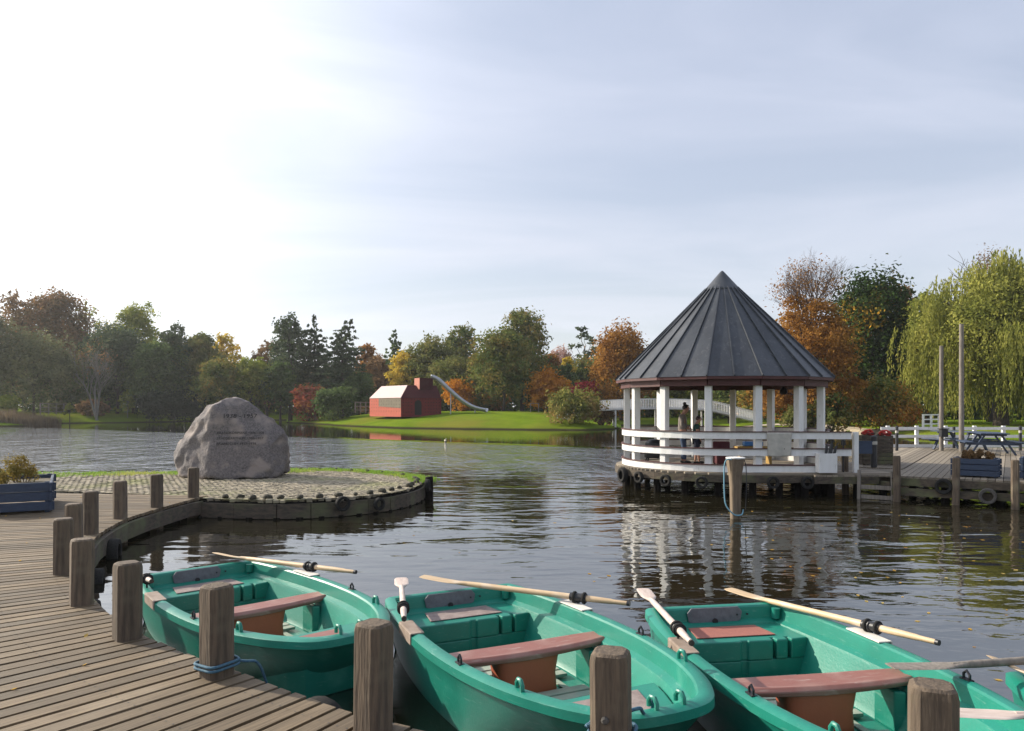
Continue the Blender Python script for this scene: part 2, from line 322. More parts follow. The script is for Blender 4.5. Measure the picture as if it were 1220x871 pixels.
# ================================================================ the setting
WZ = -0.55
pond = [(-9.5,17.4),(-14,18.5),(-22,21),(-34,28),(-46,42),(-54,60),(-60,78),(-54.5,87),(-60,98),(-50,109),(-48,118),(-40,126),(-34,124),(-32.5,110),(-31,104),(-25,96),(-20.5,88),(-14,79),(-7.4,74),(-2.4,72),(3.9,69.6),(7,69.6),(10.2,73.5),(11,80),(13,88),(21,87),(23,78),(21,70),(22,66),(28,62),(27,52),(27.5,47),(31,44.5),(45,41),(60,34),(60,22),(40,14),(30,4),(12,-0.5),(6,0.2),(1.5,1.2),(-2.2,3.0),(-4.7,6),(-6.5,9.5),(-7.2,12.5),(-8.8,14.5)]
PP = np.array([tuple(p)[:2] for p in catmull([(a, b, 0) for a, b in pond], 3, True)])
def pond_sd(x, y):
    """signed distance to the shore, positive on land"""
    d = np.full(x.shape, 1e9); ins = np.zeros(x.shape, bool); n = len(PP)
    for i in range(n):
        a = PP[i]; b = PP[(i + 1) % n]; e = b - a
        t = np.clip(((x - a[0]) * e[0] + (y - a[1]) * e[1]) / (e @ e + 1e-9), 0, 1)
        d = np.minimum(d, (x - a[0] - t * e[0]) ** 2 + (y - a[1] - t * e[1]) ** 2)
        c = ((a[1] > y) != (b[1] > y)); xi = (b[0] - a[0]) * (y - a[1]) / (b[1] - a[1] + 1e-12) + a[0]
        ins ^= c & (x < xi)
    d = np.sqrt(d); return np.where(ins, -d, d)
def sstep(a, b, x): t = np.clip((x - a) / (b - a), 0, 1); return t * t * (3 - 2 * t)
def ground_z(x, y):
    x = np.asarray(x, float); y = np.asarray(y, float); d = pond_sd(x, y)
    wob = 0.35 * np.sin(x * 0.9 + 1.7 * np.sin(y * .31)) + 0.25 * np.sin(x * 2.3 + y * 1.1)
    dd = d + wob * 0.5
    z = np.where(dd < 0, -0.62 + np.maximum(dd, -4) * 0.35, -0.62 + 0.30 * sstep(0, 0.5, dd) + 0.32 * sstep(0.4, 4, dd) + 0.25 * sstep(4, 30, dd))
    mound = 0.95 * sstep(-33, -17, x) * (1 - sstep(4, 11, x)) * sstep(0.5, 11, d) * (1 - sstep(100, 112, y)) * sstep(60, 66, y)
    bank = 0.62 * sstep(0.3, 8, d) * (1 - sstep(-36, -30, x)) * sstep(60, 80, y)
    near = (1 - sstep(20, 26, y)) * (x < 40); z = np.where((d > 0) & (near > 0), np.minimum(z, -0.34), z)
    rough = 0.03 * np.sin(x * 1.3 + y * 2.1) + 0.02 * np.sin(x * 3.1 - y * 1.7)
    return z + mound + bank + np.where(d > 0.6, rough * 0.6, 0) * (1 - near)
gx = np.concatenate([[-2500, -1000, -400, -200], np.arange(-135, 100.1, 0.75), [140, 250, 500, 1200, 2500]])
gy = np.concatenate([[-600, -200, -60], np.arange(-14, 140.1, 0.75), [160, 220, 400, 900, 2000, 4500]])
X, Y = np.meshgrid(gx, gy); Z = ground_z(X, Y)
nx, ny = len(gx), len(gy); idx = np.arange(nx * ny).reshape(ny, nx)
Fq = np.stack([idx[:-1, :-1], idx[:-1, 1:], idx[1:, 1:], idx[1:, :-1]], -1).reshape(-1, 4)
M['grass'] = mat('grass', (0.10, 0.155, 0.012), (0.145, 0.205, 0.016), 0.35, 1.0, 0.08, 9, c3=(0.17, 0.15, 0.03), s3=0.09, t3=(0.5, 0.75), spec=0.0)
gm = M['grass'].node_tree; bs = gm.nodes['Principled BSDF']; prev = bs.inputs['Base Color'].links[0].from_socket
# bare wet soil along the waterline, by height
ge = N(gm, 'ShaderNodeNewGeometry'); sp = N(gm, 'ShaderNodeSeparateXYZ'); L(gm, ge.outputs['Position'], sp.inputs[0])
mr = N(gm, 'ShaderNodeMapRange'); mr.inputs['From Min'].default_value = -0.50; mr.inputs['From Max'].default_value = -0.36; L(gm, sp.outputs[2], mr.inputs[0])
mm = N(gm, 'ShaderNodeMix', data_type='RGBA'); mm.inputs[6].default_value = (0.035, 0.03, 0.018, 1); L(gm, mr.outputs[0], mm.inputs[0]); L(gm, prev, mm.inputs[7]); L(gm, mm.outputs[2], bs.inputs['Base Color'])
ground = npmesh('ground', np.stack([X, Y, Z], -1).reshape(-1, 3), Fq, M['grass']); ground.data.shade_smooth(); tag(ground, 'green lawn and banks round the pond', kind='structure')

# water
wm = bpy.data.materials.new('pond_water'); wm.use_nodes = True; nt = wm.node_tree; bs = nt.nodes['Principled BSDF']
bs.inputs['Base Color'].default_value = (0.014, 0.012, 0.006, 1); bs.inputs['Roughness'].default_value = 0.03; bs.inputs['IOR'].default_value = 2.9
ge = N(nt, 'ShaderNodeNewGeometry'); sp = N(nt, 'ShaderNodeSeparateXYZ'); L(nt, ge.outputs['Position'], sp.inputs[0])
def wn(scale, sx, sy, rot, detail=2, dist=0.0):
    mp = N(nt, 'ShaderNodeMapping'); mp.inputs['Scale'].default_value = (sx, sy, 1); mp.inputs['Rotation'].default_value = (0, 0, R(rot)); L(nt, ge.outputs['Position'], mp.inputs[0])
    n = N(nt, 'ShaderNodeTexNoise'); n.inputs['Scale'].default_value = scale; n.inputs['Detail'].default_value = detail; n.inputs['Distortion'].default_value = dist; L(nt, mp.outputs[0], n.inputs['Vector']); return n.outputs[0]
def rng(v, a, b, c, d):
    m = N(nt, 'ShaderNodeMapRange', interpolation_type='SMOOTHSTEP'); L(nt, v, m.inputs[0])
    for i, q in enumerate((a, b, c, d)): m.inputs[i + 1].default_value = q
    return m.outputs[0]
yy = sp.outputs[1]; xx = sp.outputs[0]
yd = MA(nt, 'ADD', yy, MA(nt, 'MULTIPLY', MA(nt, 'SUBTRACT', wn(0.05, 1, 1, 0, 2), 0.5), 14.0))
wd = MA(nt, 'ADD', yd, MA(nt, 'MULTIPLY', xx, 0.75))
farw = MA(nt, 'ADD', MA(nt, 'ADD', yy, MA(nt, 'MULTIPLY', MA(nt, 'MINIMUM', xx, 8.0), 0.75)), MA(nt, 'MULTIPLY', MA(nt, 'SUBTRACT', wn(0.08, 1, 1, 0, 2), 0.5), 5.0))
calm = rng(farw, 41, 43.5, 1.0, 0.0)
chop = MA(nt, 'MULTIPLY', rng(wd, 20, 32, 0, 1), calm)
left = MA(nt, 'MULTIPLY', rng(xx, -9, -2, 1, 0), rng(yy, 15.5, 22, 0, 1))
chop = MA(nt, 'MAXIMUM', chop, MA(nt, 'MULTIPLY', MA(nt, 'MULTIPLY', left, calm), 1.0))
big = MA(nt, 'MULTIPLY', wn(0.9, 0.55, 1.25, 8, 2, 0.4), 0.044)
mid = MA(nt, 'MULTIPLY', wn(3.2, 0.7, 1.3, -12, 2, 0.3), MA(nt, 'ADD', 0.0075, MA(nt, 'MULTIPLY', chop, 0.085)))
sml = MA(nt, 'MULTIPLY', wn(11, 0.8, 1.2, 20, 2), MA(nt, 'ADD', 0.0006, MA(nt, 'MULTIPLY', chop, 0.0075)))
patch = rng(wn(0.5, 1.0, 0.45, 6, 3, 0.6), 0.38, 0.62, 0.25, 1.5)
chop = MA(nt, 'MULTIPLY', chop, patch)
longw = MA(nt, 'MULTIPLY', MA(nt, 'MULTIPLY', wn(1.3, 1.3, 0.42, -5, 3, 0.5), 0.17), chop)
amp = MA(nt, 'ADD', MA(nt, 'MULTIPLY', calm, 0.84), 0.16)
hgt = MA(nt, 'MULTIPLY', MA(nt, 'ADD', MA(nt, 'ADD', MA(nt, 'ADD', longw, MA(nt, 'MULTIPLY', big, rng(yy, 4, 14, 0.35, 1.0))), mid), sml), amp)
bp = N(nt, 'ShaderNodeBump'); bp.inputs['Strength'].default_value = 1.0; bp.inputs['Distance'].default_value = 1.0; L(nt, hgt, bp.inputs['Height']); L(nt, bp.outputs[0], bs.inputs['Normal'])
L(nt, MA(nt, 'ADD', 0.012, MA(nt, 'MULTIPLY', chop, 0.025)), bs.inputs['Roughness'])
water = MB(); water.quad((-140, -12, WZ), (110, -12, WZ), (110, 140, WZ), (-140, 140, WZ))
tag(water.build('pond_water', wm, fix=False), 'dark rippled pond water', kind='structure')

# near boardwalk -------------------------------------------------
posts = [(3.9,1.75),(2.75,2.22),(1.53,2.75),(.41,3.11),(-.65,3.53),(-1.66,4.25),(-2.51,4.93),(-3.3,5.79),(-4.07,6.85),(-4.56,7.87),(-5.02,9.0),(-5.33,10.28),(-5.38,11.44),(-5.35,12.68)]
ctrl = [(9, 0.9), (6.5, 1.45)] + posts + [(-5.22, 12.95)]
sp_ = catmull([(a, b, 0) for a, b in ctrl], 16)
# resample by arc length
def resample(pts, step):
    out_ = [pts[0].copy()]; acc = 0
    for a, b in zip(pts, pts[1:]):
        l = (b - a).length
        while acc + l >= step:
            t = (step - acc) / l; a = a.lerp(b, t); out_.append(a.copy()); l = (b - a).length; acc = 0
        acc += l
    return out_
edge = resample(sp_, 0.118)
# smooth the normals so that the boards fan evenly
nor = []
for i in range(len(edge)):
    a = edge[max(0, i - 9)]; b = edge[min(len(edge) - 1, i + 9)]; d = (b - a).normalized(); nor.append(Vector((d.y, -d.x, 0)))  # water side
random.seed(4); bw = MB(); OUT = 0.11
for i in range(len(edge) - 1):
    g = 0.027; e0 = edge[i].lerp(edge[i + 1], g / 0.118); e1 = edge[i + 1]
    n0, n1_ = nor[i], nor[i + 1]; j = random.uniform(0, 0.02); dz = Vector((0, 0, random.uniform(-.003, .0)))
    ln = 6.0
    n1b = nor[i].lerp(nor[i + 1], 0.92)
    cut = random.choice((1.9, 2.7, 3.6)) if False else ln
    bw.plank(e0 + n0 * (OUT - j) + dz, e0 - n0 * ln + dz, e1 - n1b * ln + dz, e1 + n1b * (OUT - j) + dz, 0.04)
tag(bw.build('boardwalk', M['deck'], fix=False), 'curved timber boardwalk of narrow weathered boards', kind='structure')
# edge beam and piles under the boardwalk
eb = MB()
for k in range(0, len(edge) - 6, 6):
    a = edge[k] + nor[k] * (OUT + 0.0); b = edge[k + 6] + nor[k + 6] * (OUT + 0.0)
    eb.bar(a + Vector((0, 0, -.165)), b + Vector((0, 0, -.165)), 0.07, 0.21)
eb.build('boardwalk_edge_beam', M['beam'])
tag(bpy.data.objects['boardwalk_edge_beam'], 'dark timber beam along the curved boardwalk edge', kind='structure')
jb = MB()
for k in range(0, len(edge) - 12, 12):
    for off in (0.5, 2.0, 3.5, 5.0):
        a = edge[k] - nor[k] * off; b = edge[k + 12] - nor[k + 12] * off
        jb.bar(a + Vector((0, 0, -.125)), b + Vector((0, 0, -.125)), 0.08, 0.16)
tag(jb.build('boardwalk_joists', M['wetshade']), 'dark joists under the boardwalk', kind='structure')

# bollards -------------------------------------------------------
def bollard_mb(h=0.5, wd=0.155, down=1.5):
    m = MB(); m.v = []; a = wd / 2; c = 0.028
    base = [(-a, -a + c), (-a + c, -a), (a - c, -a), (a, -a + c), (a, a - c), (a - c, a), (-a + c, a), (-a, a - c)]
    lv = [(-down, 1), (h - 0.035, 1), (h - 0.01, .93), (h, .78)]
    for z, s_ in lv:
        for x, y in base: m.v.append(Vector((x * s_, y * s_, z)))
    for i in range(len(lv) - 1):
        for k in range(8): m.f.append((i * 8 + k, i * 8 + (k + 1) % 8, (i + 1) * 8 + (k + 1) % 8, (i + 1) * 8 + k))
    m.f.append(tuple(24 + k for k in range(8))); m.f.append(tuple(range(8))[::-1]); return m
blab = {2:'square timber bollard in front of the right-hand boat, cut by the bottom of the photo', 3:'square timber bollard with a round bolt head, in front of the middle boat',
 4:'tall square timber bollard between the left and the middle boat', 5:'square timber bollard with blue rope round its foot, beside the left boat',
 6:"square timber bollard at the stern of the left boat", 7:'square timber bollard, next one before the left boat\'s stern, where the deck edge bends',
 8:'square timber bollard set furthest left on the boardwalk', 9:'square timber bollard half hidden behind the leftmost bollard', 10:'square timber bollard seen between the half hidden one and the curved far edge',
 11:'fifth-smallest square bollard, third from the rock along the curved edge', 12:'small-looking square bollard, second from the rock', 13:'square bollard nearest the rock, at the end of the boardwalk'}
blab[11] = 'square timber bollard, third from the rock along the curved edge'
bm0 = bollard_mb().build('bollard', M['post'], smooth=30)
bol = {}
for i in range(1, 14):
    if i < 2: continue
    o = bm0 if i == 2 else bm0.copy()
    if i != 2: C.objects.link(o)
    x, y = posts[i]; a, b = posts[max(0, i - 1)], posts[min(13, i + 1)]
    o.location = (x, y, random.uniform(-.006, .008)); o.rotation_euler = (random.uniform(-.012, .012), random.uniform(-.012, .012), math.atan2(b[1] - a[1], b[0] - a[0]) + random.uniform(-.06, .06))
    tag(o, blab[i], 'bollard', 'bollards along the boardwalk edge'); bol[i] = o
bh = MB(); bh.lathe([(0.017, 0), (0.017, .006), (0.009, .012)], 8)
o = bh.build('bolt', M['greyrub'], bol[3]); o.location = (0.01, -0.078 if False else 0.0785, 0.24); o.rotation_euler = (R(-90), 0, 0)

# cobbled spit with the rock -------------------------------------
isl = [(-5.17,12.62),(-3.85,12.4),(-2.9,12.74),(-2.2,13.4),(-1.87,14.4),(-1.82,15.5),(-2.06,16.4),(-2.9,17.5),(-4.2,18.3),(-5.7,18.5),(-8.1,17.8),(-10.6,17.5),(-14,17.9)]
isp = [tuple(p)[:2] for p in catmull([(a, b, 0) for a, b in isl], 6)]
poly = isp + [(-14, 10.5), (-11.5, 9.2), (-9.6, 13.2), (-8.3, 13.75), (-5.3, 12.95)]
sb = MB(); sb.prism(poly, -1.6, -0.05)
sand = MB(); sand.v = [Vector((q[0], q[1], -.013)) for q in poly]; sand.f = [tuple(range(len(poly)))]
M['sand'] = mat('sand_joints', (0.26, 0.22, 0.15), (0.17, 0.15, 0.09), 3, .95, c3=(0.14, 0.15, 0.05), s3=.55, t3=(.45, .62)); tag(sand.build('spit_sand', M['sand']), 'sandy joints between the cobbles', kind='structure')
tag(sb.build('spit_ground', M['wetshade']), 'earth body of the cobbled spit', kind='structure')  # near-black body stands in for the shadow below the edge beam
def inpoly(x, y, P_):
    c = False; j = len(P_) - 1
    for i in range(len(P_)):
        if (P_[i][1] > y) != (P_[j][1] > y) and x < (P_[j][0] - P_[i][0]) * (y - P_[i][1]) / (P_[j][1] - P_[i][1]) + P_[i][0]: c = not c
        j = i
    return c
random.seed(9); cb = MB(); s_ = 0.115
yv = 9.3; row = 0
while yv < 18.6:
    xv = -14 + (row % 2) * s_ / 2
    while xv < -1.7:
        if inpoly(xv, yv, poly) and inpoly(xv - .06, yv, poly) and inpoly(xv + .06, yv + .05, poly):
            wx = s_ * random.uniform(.70, .92); wy = s_ * random.uniform(.66, .88); h = random.uniform(-.012, .008)
            q = random.uniform(-.4, .4); b = len(cb.v); cz = 0.0 + h
            for (sx, z, r_) in ((1, -.06, 1), (1, cz - .012, 1), (.7, cz, 1)):
                for (ax, ay) in ((-1, -1), (1, -1), (1, 1), (-1, 1)):
                    X_ = ax * wx / 2 * sx; Y_ = ay * wy / 2 * sx; cb.v.append(Vector((xv + X_ * math.cos(q) - Y_ * math.sin(q), yv + X_ * math.sin(q) + Y_ * math.cos(q), z)))
            for l in (0, 4):
                for k in range(4): cb.f.append((b + l + k, b + l + (k + 1) % 4, b + l + 4 + (k + 1) % 4, b + l + 4 + k))
            cb.f.append((b + 8, b + 9, b + 10, b + 11))
        xv += s_
    yv += s_ * .97; row += 1
tag(cb.build('cobbled_paving', M['cobble'], fix=False), 'worn cobble paving round the rock', kind='structure')
# timber facing along the spit
fb = MB(); front = isp[:50]
for a, b in zip(front[::3], front[3::3]):
    fb.bar((a[0], a[1], -.20), (b[0], b[1], -.20), 0.12, 0.24); 
tag(fb.build('spit_edge_beam', M['beam']), 'dark timber beam facing the rounded spit', kind='structure')
pl = MB()
for k in range(0, 50, 2):
    a = front[k]; pl.tube([(a[0], a[1], -1.6), (a[0], a[1], -.3)], 0.075, 8)
tag(pl.build('spit_piles', M['wetshade']), 'dark piles below the spit edge', kind='structure')
random.seed(3)
km = []
for v in range(4):
    bm = bmesh.new(); bmesh.ops.create_icosphere(bm, subdivisions=2, radius=0.075)
    for q in bm.verts: q.co = Vector((q.co.x * 1.25, q.co.y, q.co.z * .8)) * (1 + 0.35 * noise.noise(q.co * 14 + Vector((v * 9, 0, 0))))
    me = bpy.data.meshes.new('edge_stone'); bm.to_mesh(me); bm.free(); me.materials.append(M['mossstone']); me.shade_smooth(); km.append(me)
k = 0; acc = 0
for i in range(1, len(isp) - 14):
    a = Vector((*isp[i - 1], 0)); b = Vector((*isp[i], 0)); acc += (b - a).length
    if acc > (0.19 if i < 34 else 0.42):
        acc = 0; d = (b - a).normalized(); n_ = Vector((-d.y, d.x, 0)); o = bpy.data.objects.new('edge_stone', km[k % 4]); C.objects.link(o)
        o.location = b + n_ * 0.13 * random.uniform(.6, 1.3) + Vector((0, 0, .02)); s = random.uniform(.5, .9) if i < 34 else random.uniform(.4, .7); o.scale = (s, s, s); o.rotation_euler = (0, 0, random.random() * 6)
        tag(o, 'mossy rounded edging stone on the rim of the cobbled spit', 'stone', 'edging stones on the spit'); k += 1

# grass tufts (uncountable) along the far side of the spit and the near banks
def tufts(name, pts, h, n, m, label, w=.008):
    rs = np.random.RandomState(5); P_ = np.array(pts); c = P_[rs.randint(0, len(P_), n)] + np.c_[rs.normal(0, .12, (n, 2)), np.zeros(n)]
    a = rs.rand(n) * 6.28; hh = h * rs.uniform(.4, 1, n); le = rs.normal(0, .35, (n, 2)) * hh[:, None]
    wv = np.c_[np.cos(a), np.sin(a), np.zeros(n)] * w; tip = c + np.c_[le, hh]
    V = np.stack([c - wv, c + wv, tip], 1).reshape(-1, 3); o = npmesh(name, V, np.arange(3 * n).reshape(n, 3), m); tag(o, label, 'grass', kind='stuff'); return o
M['blade'] = leafmat('grass_blade', [(0.08, 0.16, 0.02), (0.15, 0.24, 0.04), (0.28, 0.27, 0.08)])
edgep = [];
for i in range(30, len(isp) - 1):
    a = Vector((*isp[i], -.01))
    for t in range(6): edgep.append(tuple(a.lerp(Vector((*isp[i + 1], -.01)), t / 6) + Vector((0, random.uniform(-1.0, -.02) * (1.0 if i > 50 else .25), 0))))
tufts('grass', edgep, 0.07, 14000, M['blade'], 'short grass along the back rim of the cobbled spit')

shore = []
for a_, b_ in zip(PP, np.roll(PP, -1, 0)):
    for t in np.linspace(0, 1, 12, endpoint=False):
        q = a_ + (b_ - a_) * t
        if q[1] > 40 and (abs(q[0]) < 62): shore.append(q)
shore = np.array(shore); rs9 = np.random.RandomState(2); sh = shore[rs9.randint(0, len(shore), 2600)] + rs9.normal(0, .45, (2600, 2)); sz = ground_z(sh[:, 0], sh[:, 1]); keep = sz > -.56
tufts('grass', [(a, b, c - .03) for a, b, c in zip(sh[keep, 0], sh[keep, 1], sz[keep])], .38, 26000, M['blade'], 'ragged longer grass hanging over the far banks', .035)
# ---------------------------------------------------------------- the rock
rp = [(-.2,0,0),(-.2,.22,1.55),(.1,.42,1.77),(.25,.75,1.74),(.55,.4,1.60),(.92,.45,1.26),(1.2,.5,1.0),(1.25,.6,.6),(1.08,.38,0),(.85,.12,0),(.98,.2,.7),(1.1,1.3,.1),(.9,1.3,1.0),(-1.07,.9,.74),(-1.2,1.0,.45),(-1.1,.95,.1),(-.85,.45,0),(-.68,.7,1.22),(-.35,.5,1.62),(-.5,1.6,.9),(-.6,1.5,0),(.5,1.7,.1),(.3,1.5,1.2),(-1.12,.7,.35)]
bm = bmesh.new()
for p in rp: bm.verts.new(p)
bmesh.ops.convex_hull(bm, input=bm.verts)
bmesh.ops.triangulate(bm, faces=bm.faces)
for _ in range(4): bmesh.ops.subdivide_edges(bm, edges=bm.edges, cuts=1, use_grid_fill=True)
bmesh.ops.smooth_vert(bm, verts=bm.verts, factor=.5, use_axis_x=True, use_axis_y=True, use_axis_z=True)
bmesh.ops.smooth_vert(bm, verts=bm.verts, factor=.5, use_axis_x=True, use_axis_y=True, use_axis_z=True)
bm.normal_update()
for v in bm.verts:
    p = v.co; fr = 1.0 if (v.normal.y < -.7 and p.x > -.2) else 2.6
    dd = noise.noise(p * 2.1) * .06 + noise.noise(p * 5.3 + Vector((3, 1, 2))) * .04 + noise.noise(p * 13) * .018 + noise.noise(p * 27) * .008
    rid = -abs(noise.noise(p * 3.3 + Vector((7, 7, 1)))) * .05
    v.co = p + v.normal * ((dd + rid * 1.6) * (.30 if fr == 1.0 else .78))
me = bpy.data.meshes.new('memorial_rock'); bm.to_mesh(me); bvh = BVHTree.FromBMesh(bm); bm.free(); me.materials.append(M['rock']); me.shade_smooth()
rock = bpy.data.objects.new('memorial_rock', me); C.objects.link(rock); rock.scale = (1.09, 1, 1); rock.location = (-6.17, 15.8, -0.02); rock.rotation_euler = (0, 0, R(2))
tag(rock, 'large pinkish grey granite boulder carved with dark dates, standing on the cobbled spit', 'rock')
def rocktext(s, x, z, size, width):
    cu = bpy.data.curves.new('t', 'FONT'); cu.body = s; cu.size = size; cu.align_x = 'LEFT'; to = bpy.data.objects.new('t', cu); C.objects.link(to)
    dg = bpy.context.evaluated_depsgraph_get(); me = bpy.data.meshes.new_from_object(to.evaluated_get(dg)); bpy.data.objects.remove(to)
    xs = [v.co.x for v in me.vertices]; k = width / (max(xs) - min(xs)); bm = bmesh.new(); bm.from_mesh(me)
    bmesh.ops.triangulate(bm, faces=bm.faces)
    for v in bm.verts:
        X_ = x + v.co.x * k; Z_ = z + v.co.y; h = bvh.ray_cast(Vector((X_, -2, Z_)), Vector((0, 1, 0)))
        v.co = Vector((X_, (h[0].y if h[0] else 0) - .012, Z_))
    bm.to_mesh(me); bm.free(); me.materials.clear(); me.materials.append(M['ink'])
    o = bpy.data.objects.new('inscription', me); C.objects.link(o); o.parent = rock; return o
rocktext('1938 - 1957', .04, 1.31, .12, .60)
rocktext('BRANDKORPSENE 1896-1931', -.05, .97, .07, .87)
rocktext('STADSGARTNERE 1926-1937', -.05, .855, .07, .87)
rocktext('BRANDCHEF 1927-1936', -.05, .74, .07, .74)
# ================================================================ rowing boats
def tyre(name, r, label, loc, axis_rz, m='rubber', tilt=0.0, group='tyre fenders'):
    key = 'tyre_' + m
    if key not in bpy.data.meshes:
        t = MB(); n, prof = 28, [(.60, -.32), (.72, -.38), (.92, -.36), (1.0, -.22), (1.0, .22), (.92, .36), (.72, .38), (.60, .32), (.66, .2), (.66, -.2)]
        for i in range(n):
            a = 2 * math.pi * i / n
            for q, (rr, h) in enumerate(prof):
                rr2 = rr + (.02 if (i % 2 and q in (3, 4)) else 0); t.v.append(Vector((rr2 * math.cos(a), h, rr2 * math.sin(a))))
        mm_ = len(prof)
        for i in range(n):
            for k in range(mm_): t.f.append((i * mm_ + k, ((i + 1) % n) * mm_ + k, ((i + 1) % n) * mm_ + (k + 1) % mm_, i * mm_ + (k + 1) % mm_))
        o = t.build(name, M[m], smooth=40); o.data.name = key
    else:
        o = bpy.data.objects.new(name, bpy.data.meshes[key]); C.objects.link(o)
    o.location = loc; o.scale = (r, r, r); o.rotation_euler = (tilt, 0, axis_rz)
    return tag(o, label, 'tyre', group)

KN = 1.12   # size of the near boardwalk group
HB = [(0.0, 0.0), (0.30, 0.0), (0.53, 0.005), (0.595, 0.05), (0.635, 0.22), (0.68, .5), (0.72, .9), (0.74, 1.3), (0.735, 1.7), (0.70, 2.1), (0.62, 2.5), (0.50, 2.83), (0.385, 3.03), (0.29, 3.14), (0.17, 3.195), (0.0, 3.21)]
prof = catmull([(a, b, 0) for a, b in HB], 5)
half = [(p.x, p.y) for p in prof]
outline = half + [(-x, y) for x, y in reversed(half[1:-1])]
BL = 3.21
def rimz(y): return 0.44 + 0.07 * (y / BL) ** 2
def off(d):
    n = len(outline); res = []
    for i in range(n):
        a = Vector(outline[(i - 2) % n]); b = Vector(outline[(i + 2) % n]); t = (b - a).normalized(); nn = Vector((-t.y, t.x)) # inward for ccw
        p = Vector(outline[i]) + nn * d; res.append(p)
    # symmetric clean-up on the centreline
    return res
def ring(mb, d, z, rake=0.0, fixed=False):
    b = len(mb.v)
    for p in off(d):
        zz_ = z if fixed else z + 0.07 * (max(0, p.y) / BL) ** 2
        y = p.y - rake * sstep(1.7, BL, p.y); x = p.x * (1 - 0.75 * rake * sstep(2.0, BL, p.y))
        mb.v.append(Vector((x, float(y), float(zz_))))
    return b
NO = len(outline)
def bridge(mb, a, b):
    for i in range(NO): j = (i + 1) % NO; mb.f.append((a + i, a + j, b + j, b + i))
def cap(mb, b):
    h = (NO // 2)
    for i in range(0, h):
        p, q, r, s = b + i, b + i + 1, b + (NO - i - 1) % NO, b + (NO - i) % NO
        f = []; [f.append(k) for k in (p, q, r, s) if k not in f]
        if len(f) > 2: mb.f.append(tuple(f))
def inner_half(y, d):
    ys = [p[1] for p in half[8:]]; xs = [p[0] for p in half[8:]]; return float(np.interp(y, ys, xs)) - d
protos = {}
def boat_meshes():
    g = MB()
    a = [ring(g, .105, rimz(0) - .105), ring(g, .092, rimz(0) - .012), ring(g, .080, rimz(0)), ring(g, .05, rimz(0) + .006), ring(g, .018, rimz(0)), ring(g, -.004, rimz(0) - .012), ring(g, -.006, rimz(0) - .062), ring(g, .014, rimz(0) - .07), ring(g, .024, rimz(0) - .085, .02), ring(g, .04, rimz(0) - .20, .10), ring(g, .06, .10, .22), ring(g, .10, -.03, .32), ring(g, .22, -.12, .42)]
    for p, q in zip(a, a[1:]): bridge(g, p, q)
    cap(g, a[-1]); n = 0
    b = [a[0], ring(g, .155, rimz(0) - .125), ring(g, .165, rimz(0) - .15), ring(g, .225, .05, .14), ring(g, .25, .02, .14, True)]
    for p, q in zip(b, b[1:]): bridge(g, p, q)
    cap(g, b[-1]); return g
def stern_bench():
    g = MB(); zt = rimz(0) - .135; y0, y1 = .10, .56; w0 = .50; w1 = inner_half(y1, .17)
    def plan(notch):
        p = [(-w0, y0), (w0, y0), (inner_half(.35, .16), .35), (w1, y1 - .02)]
        if notch:
            for x in (-.24, -.36): pass
            for x in (): p += [(x + .014, y1), (x + .014, y1 - .06), (x - .014, y1 - .06), (x - .014, y1)]
        p += [(.03, y1), (.025, y1 - .02), (-.025, y1 - .02), (-.03, y1)]
        if notch:
            for x in (-.24, -.36): p += [(x + .014, y1), (x + .014, y1 - .06), (x - .014, y1 - .06), (x - .014, y1)]
        return p + [(-w1, y1 - .02), (-inner_half(.35, .16), .35)]
    g.prism(plan(True), zt - .15, zt); q = [(x, y - .002 if y > .5 else y) for x, y in plan(False)]; g.prism(q, .01, zt - .1502); return g
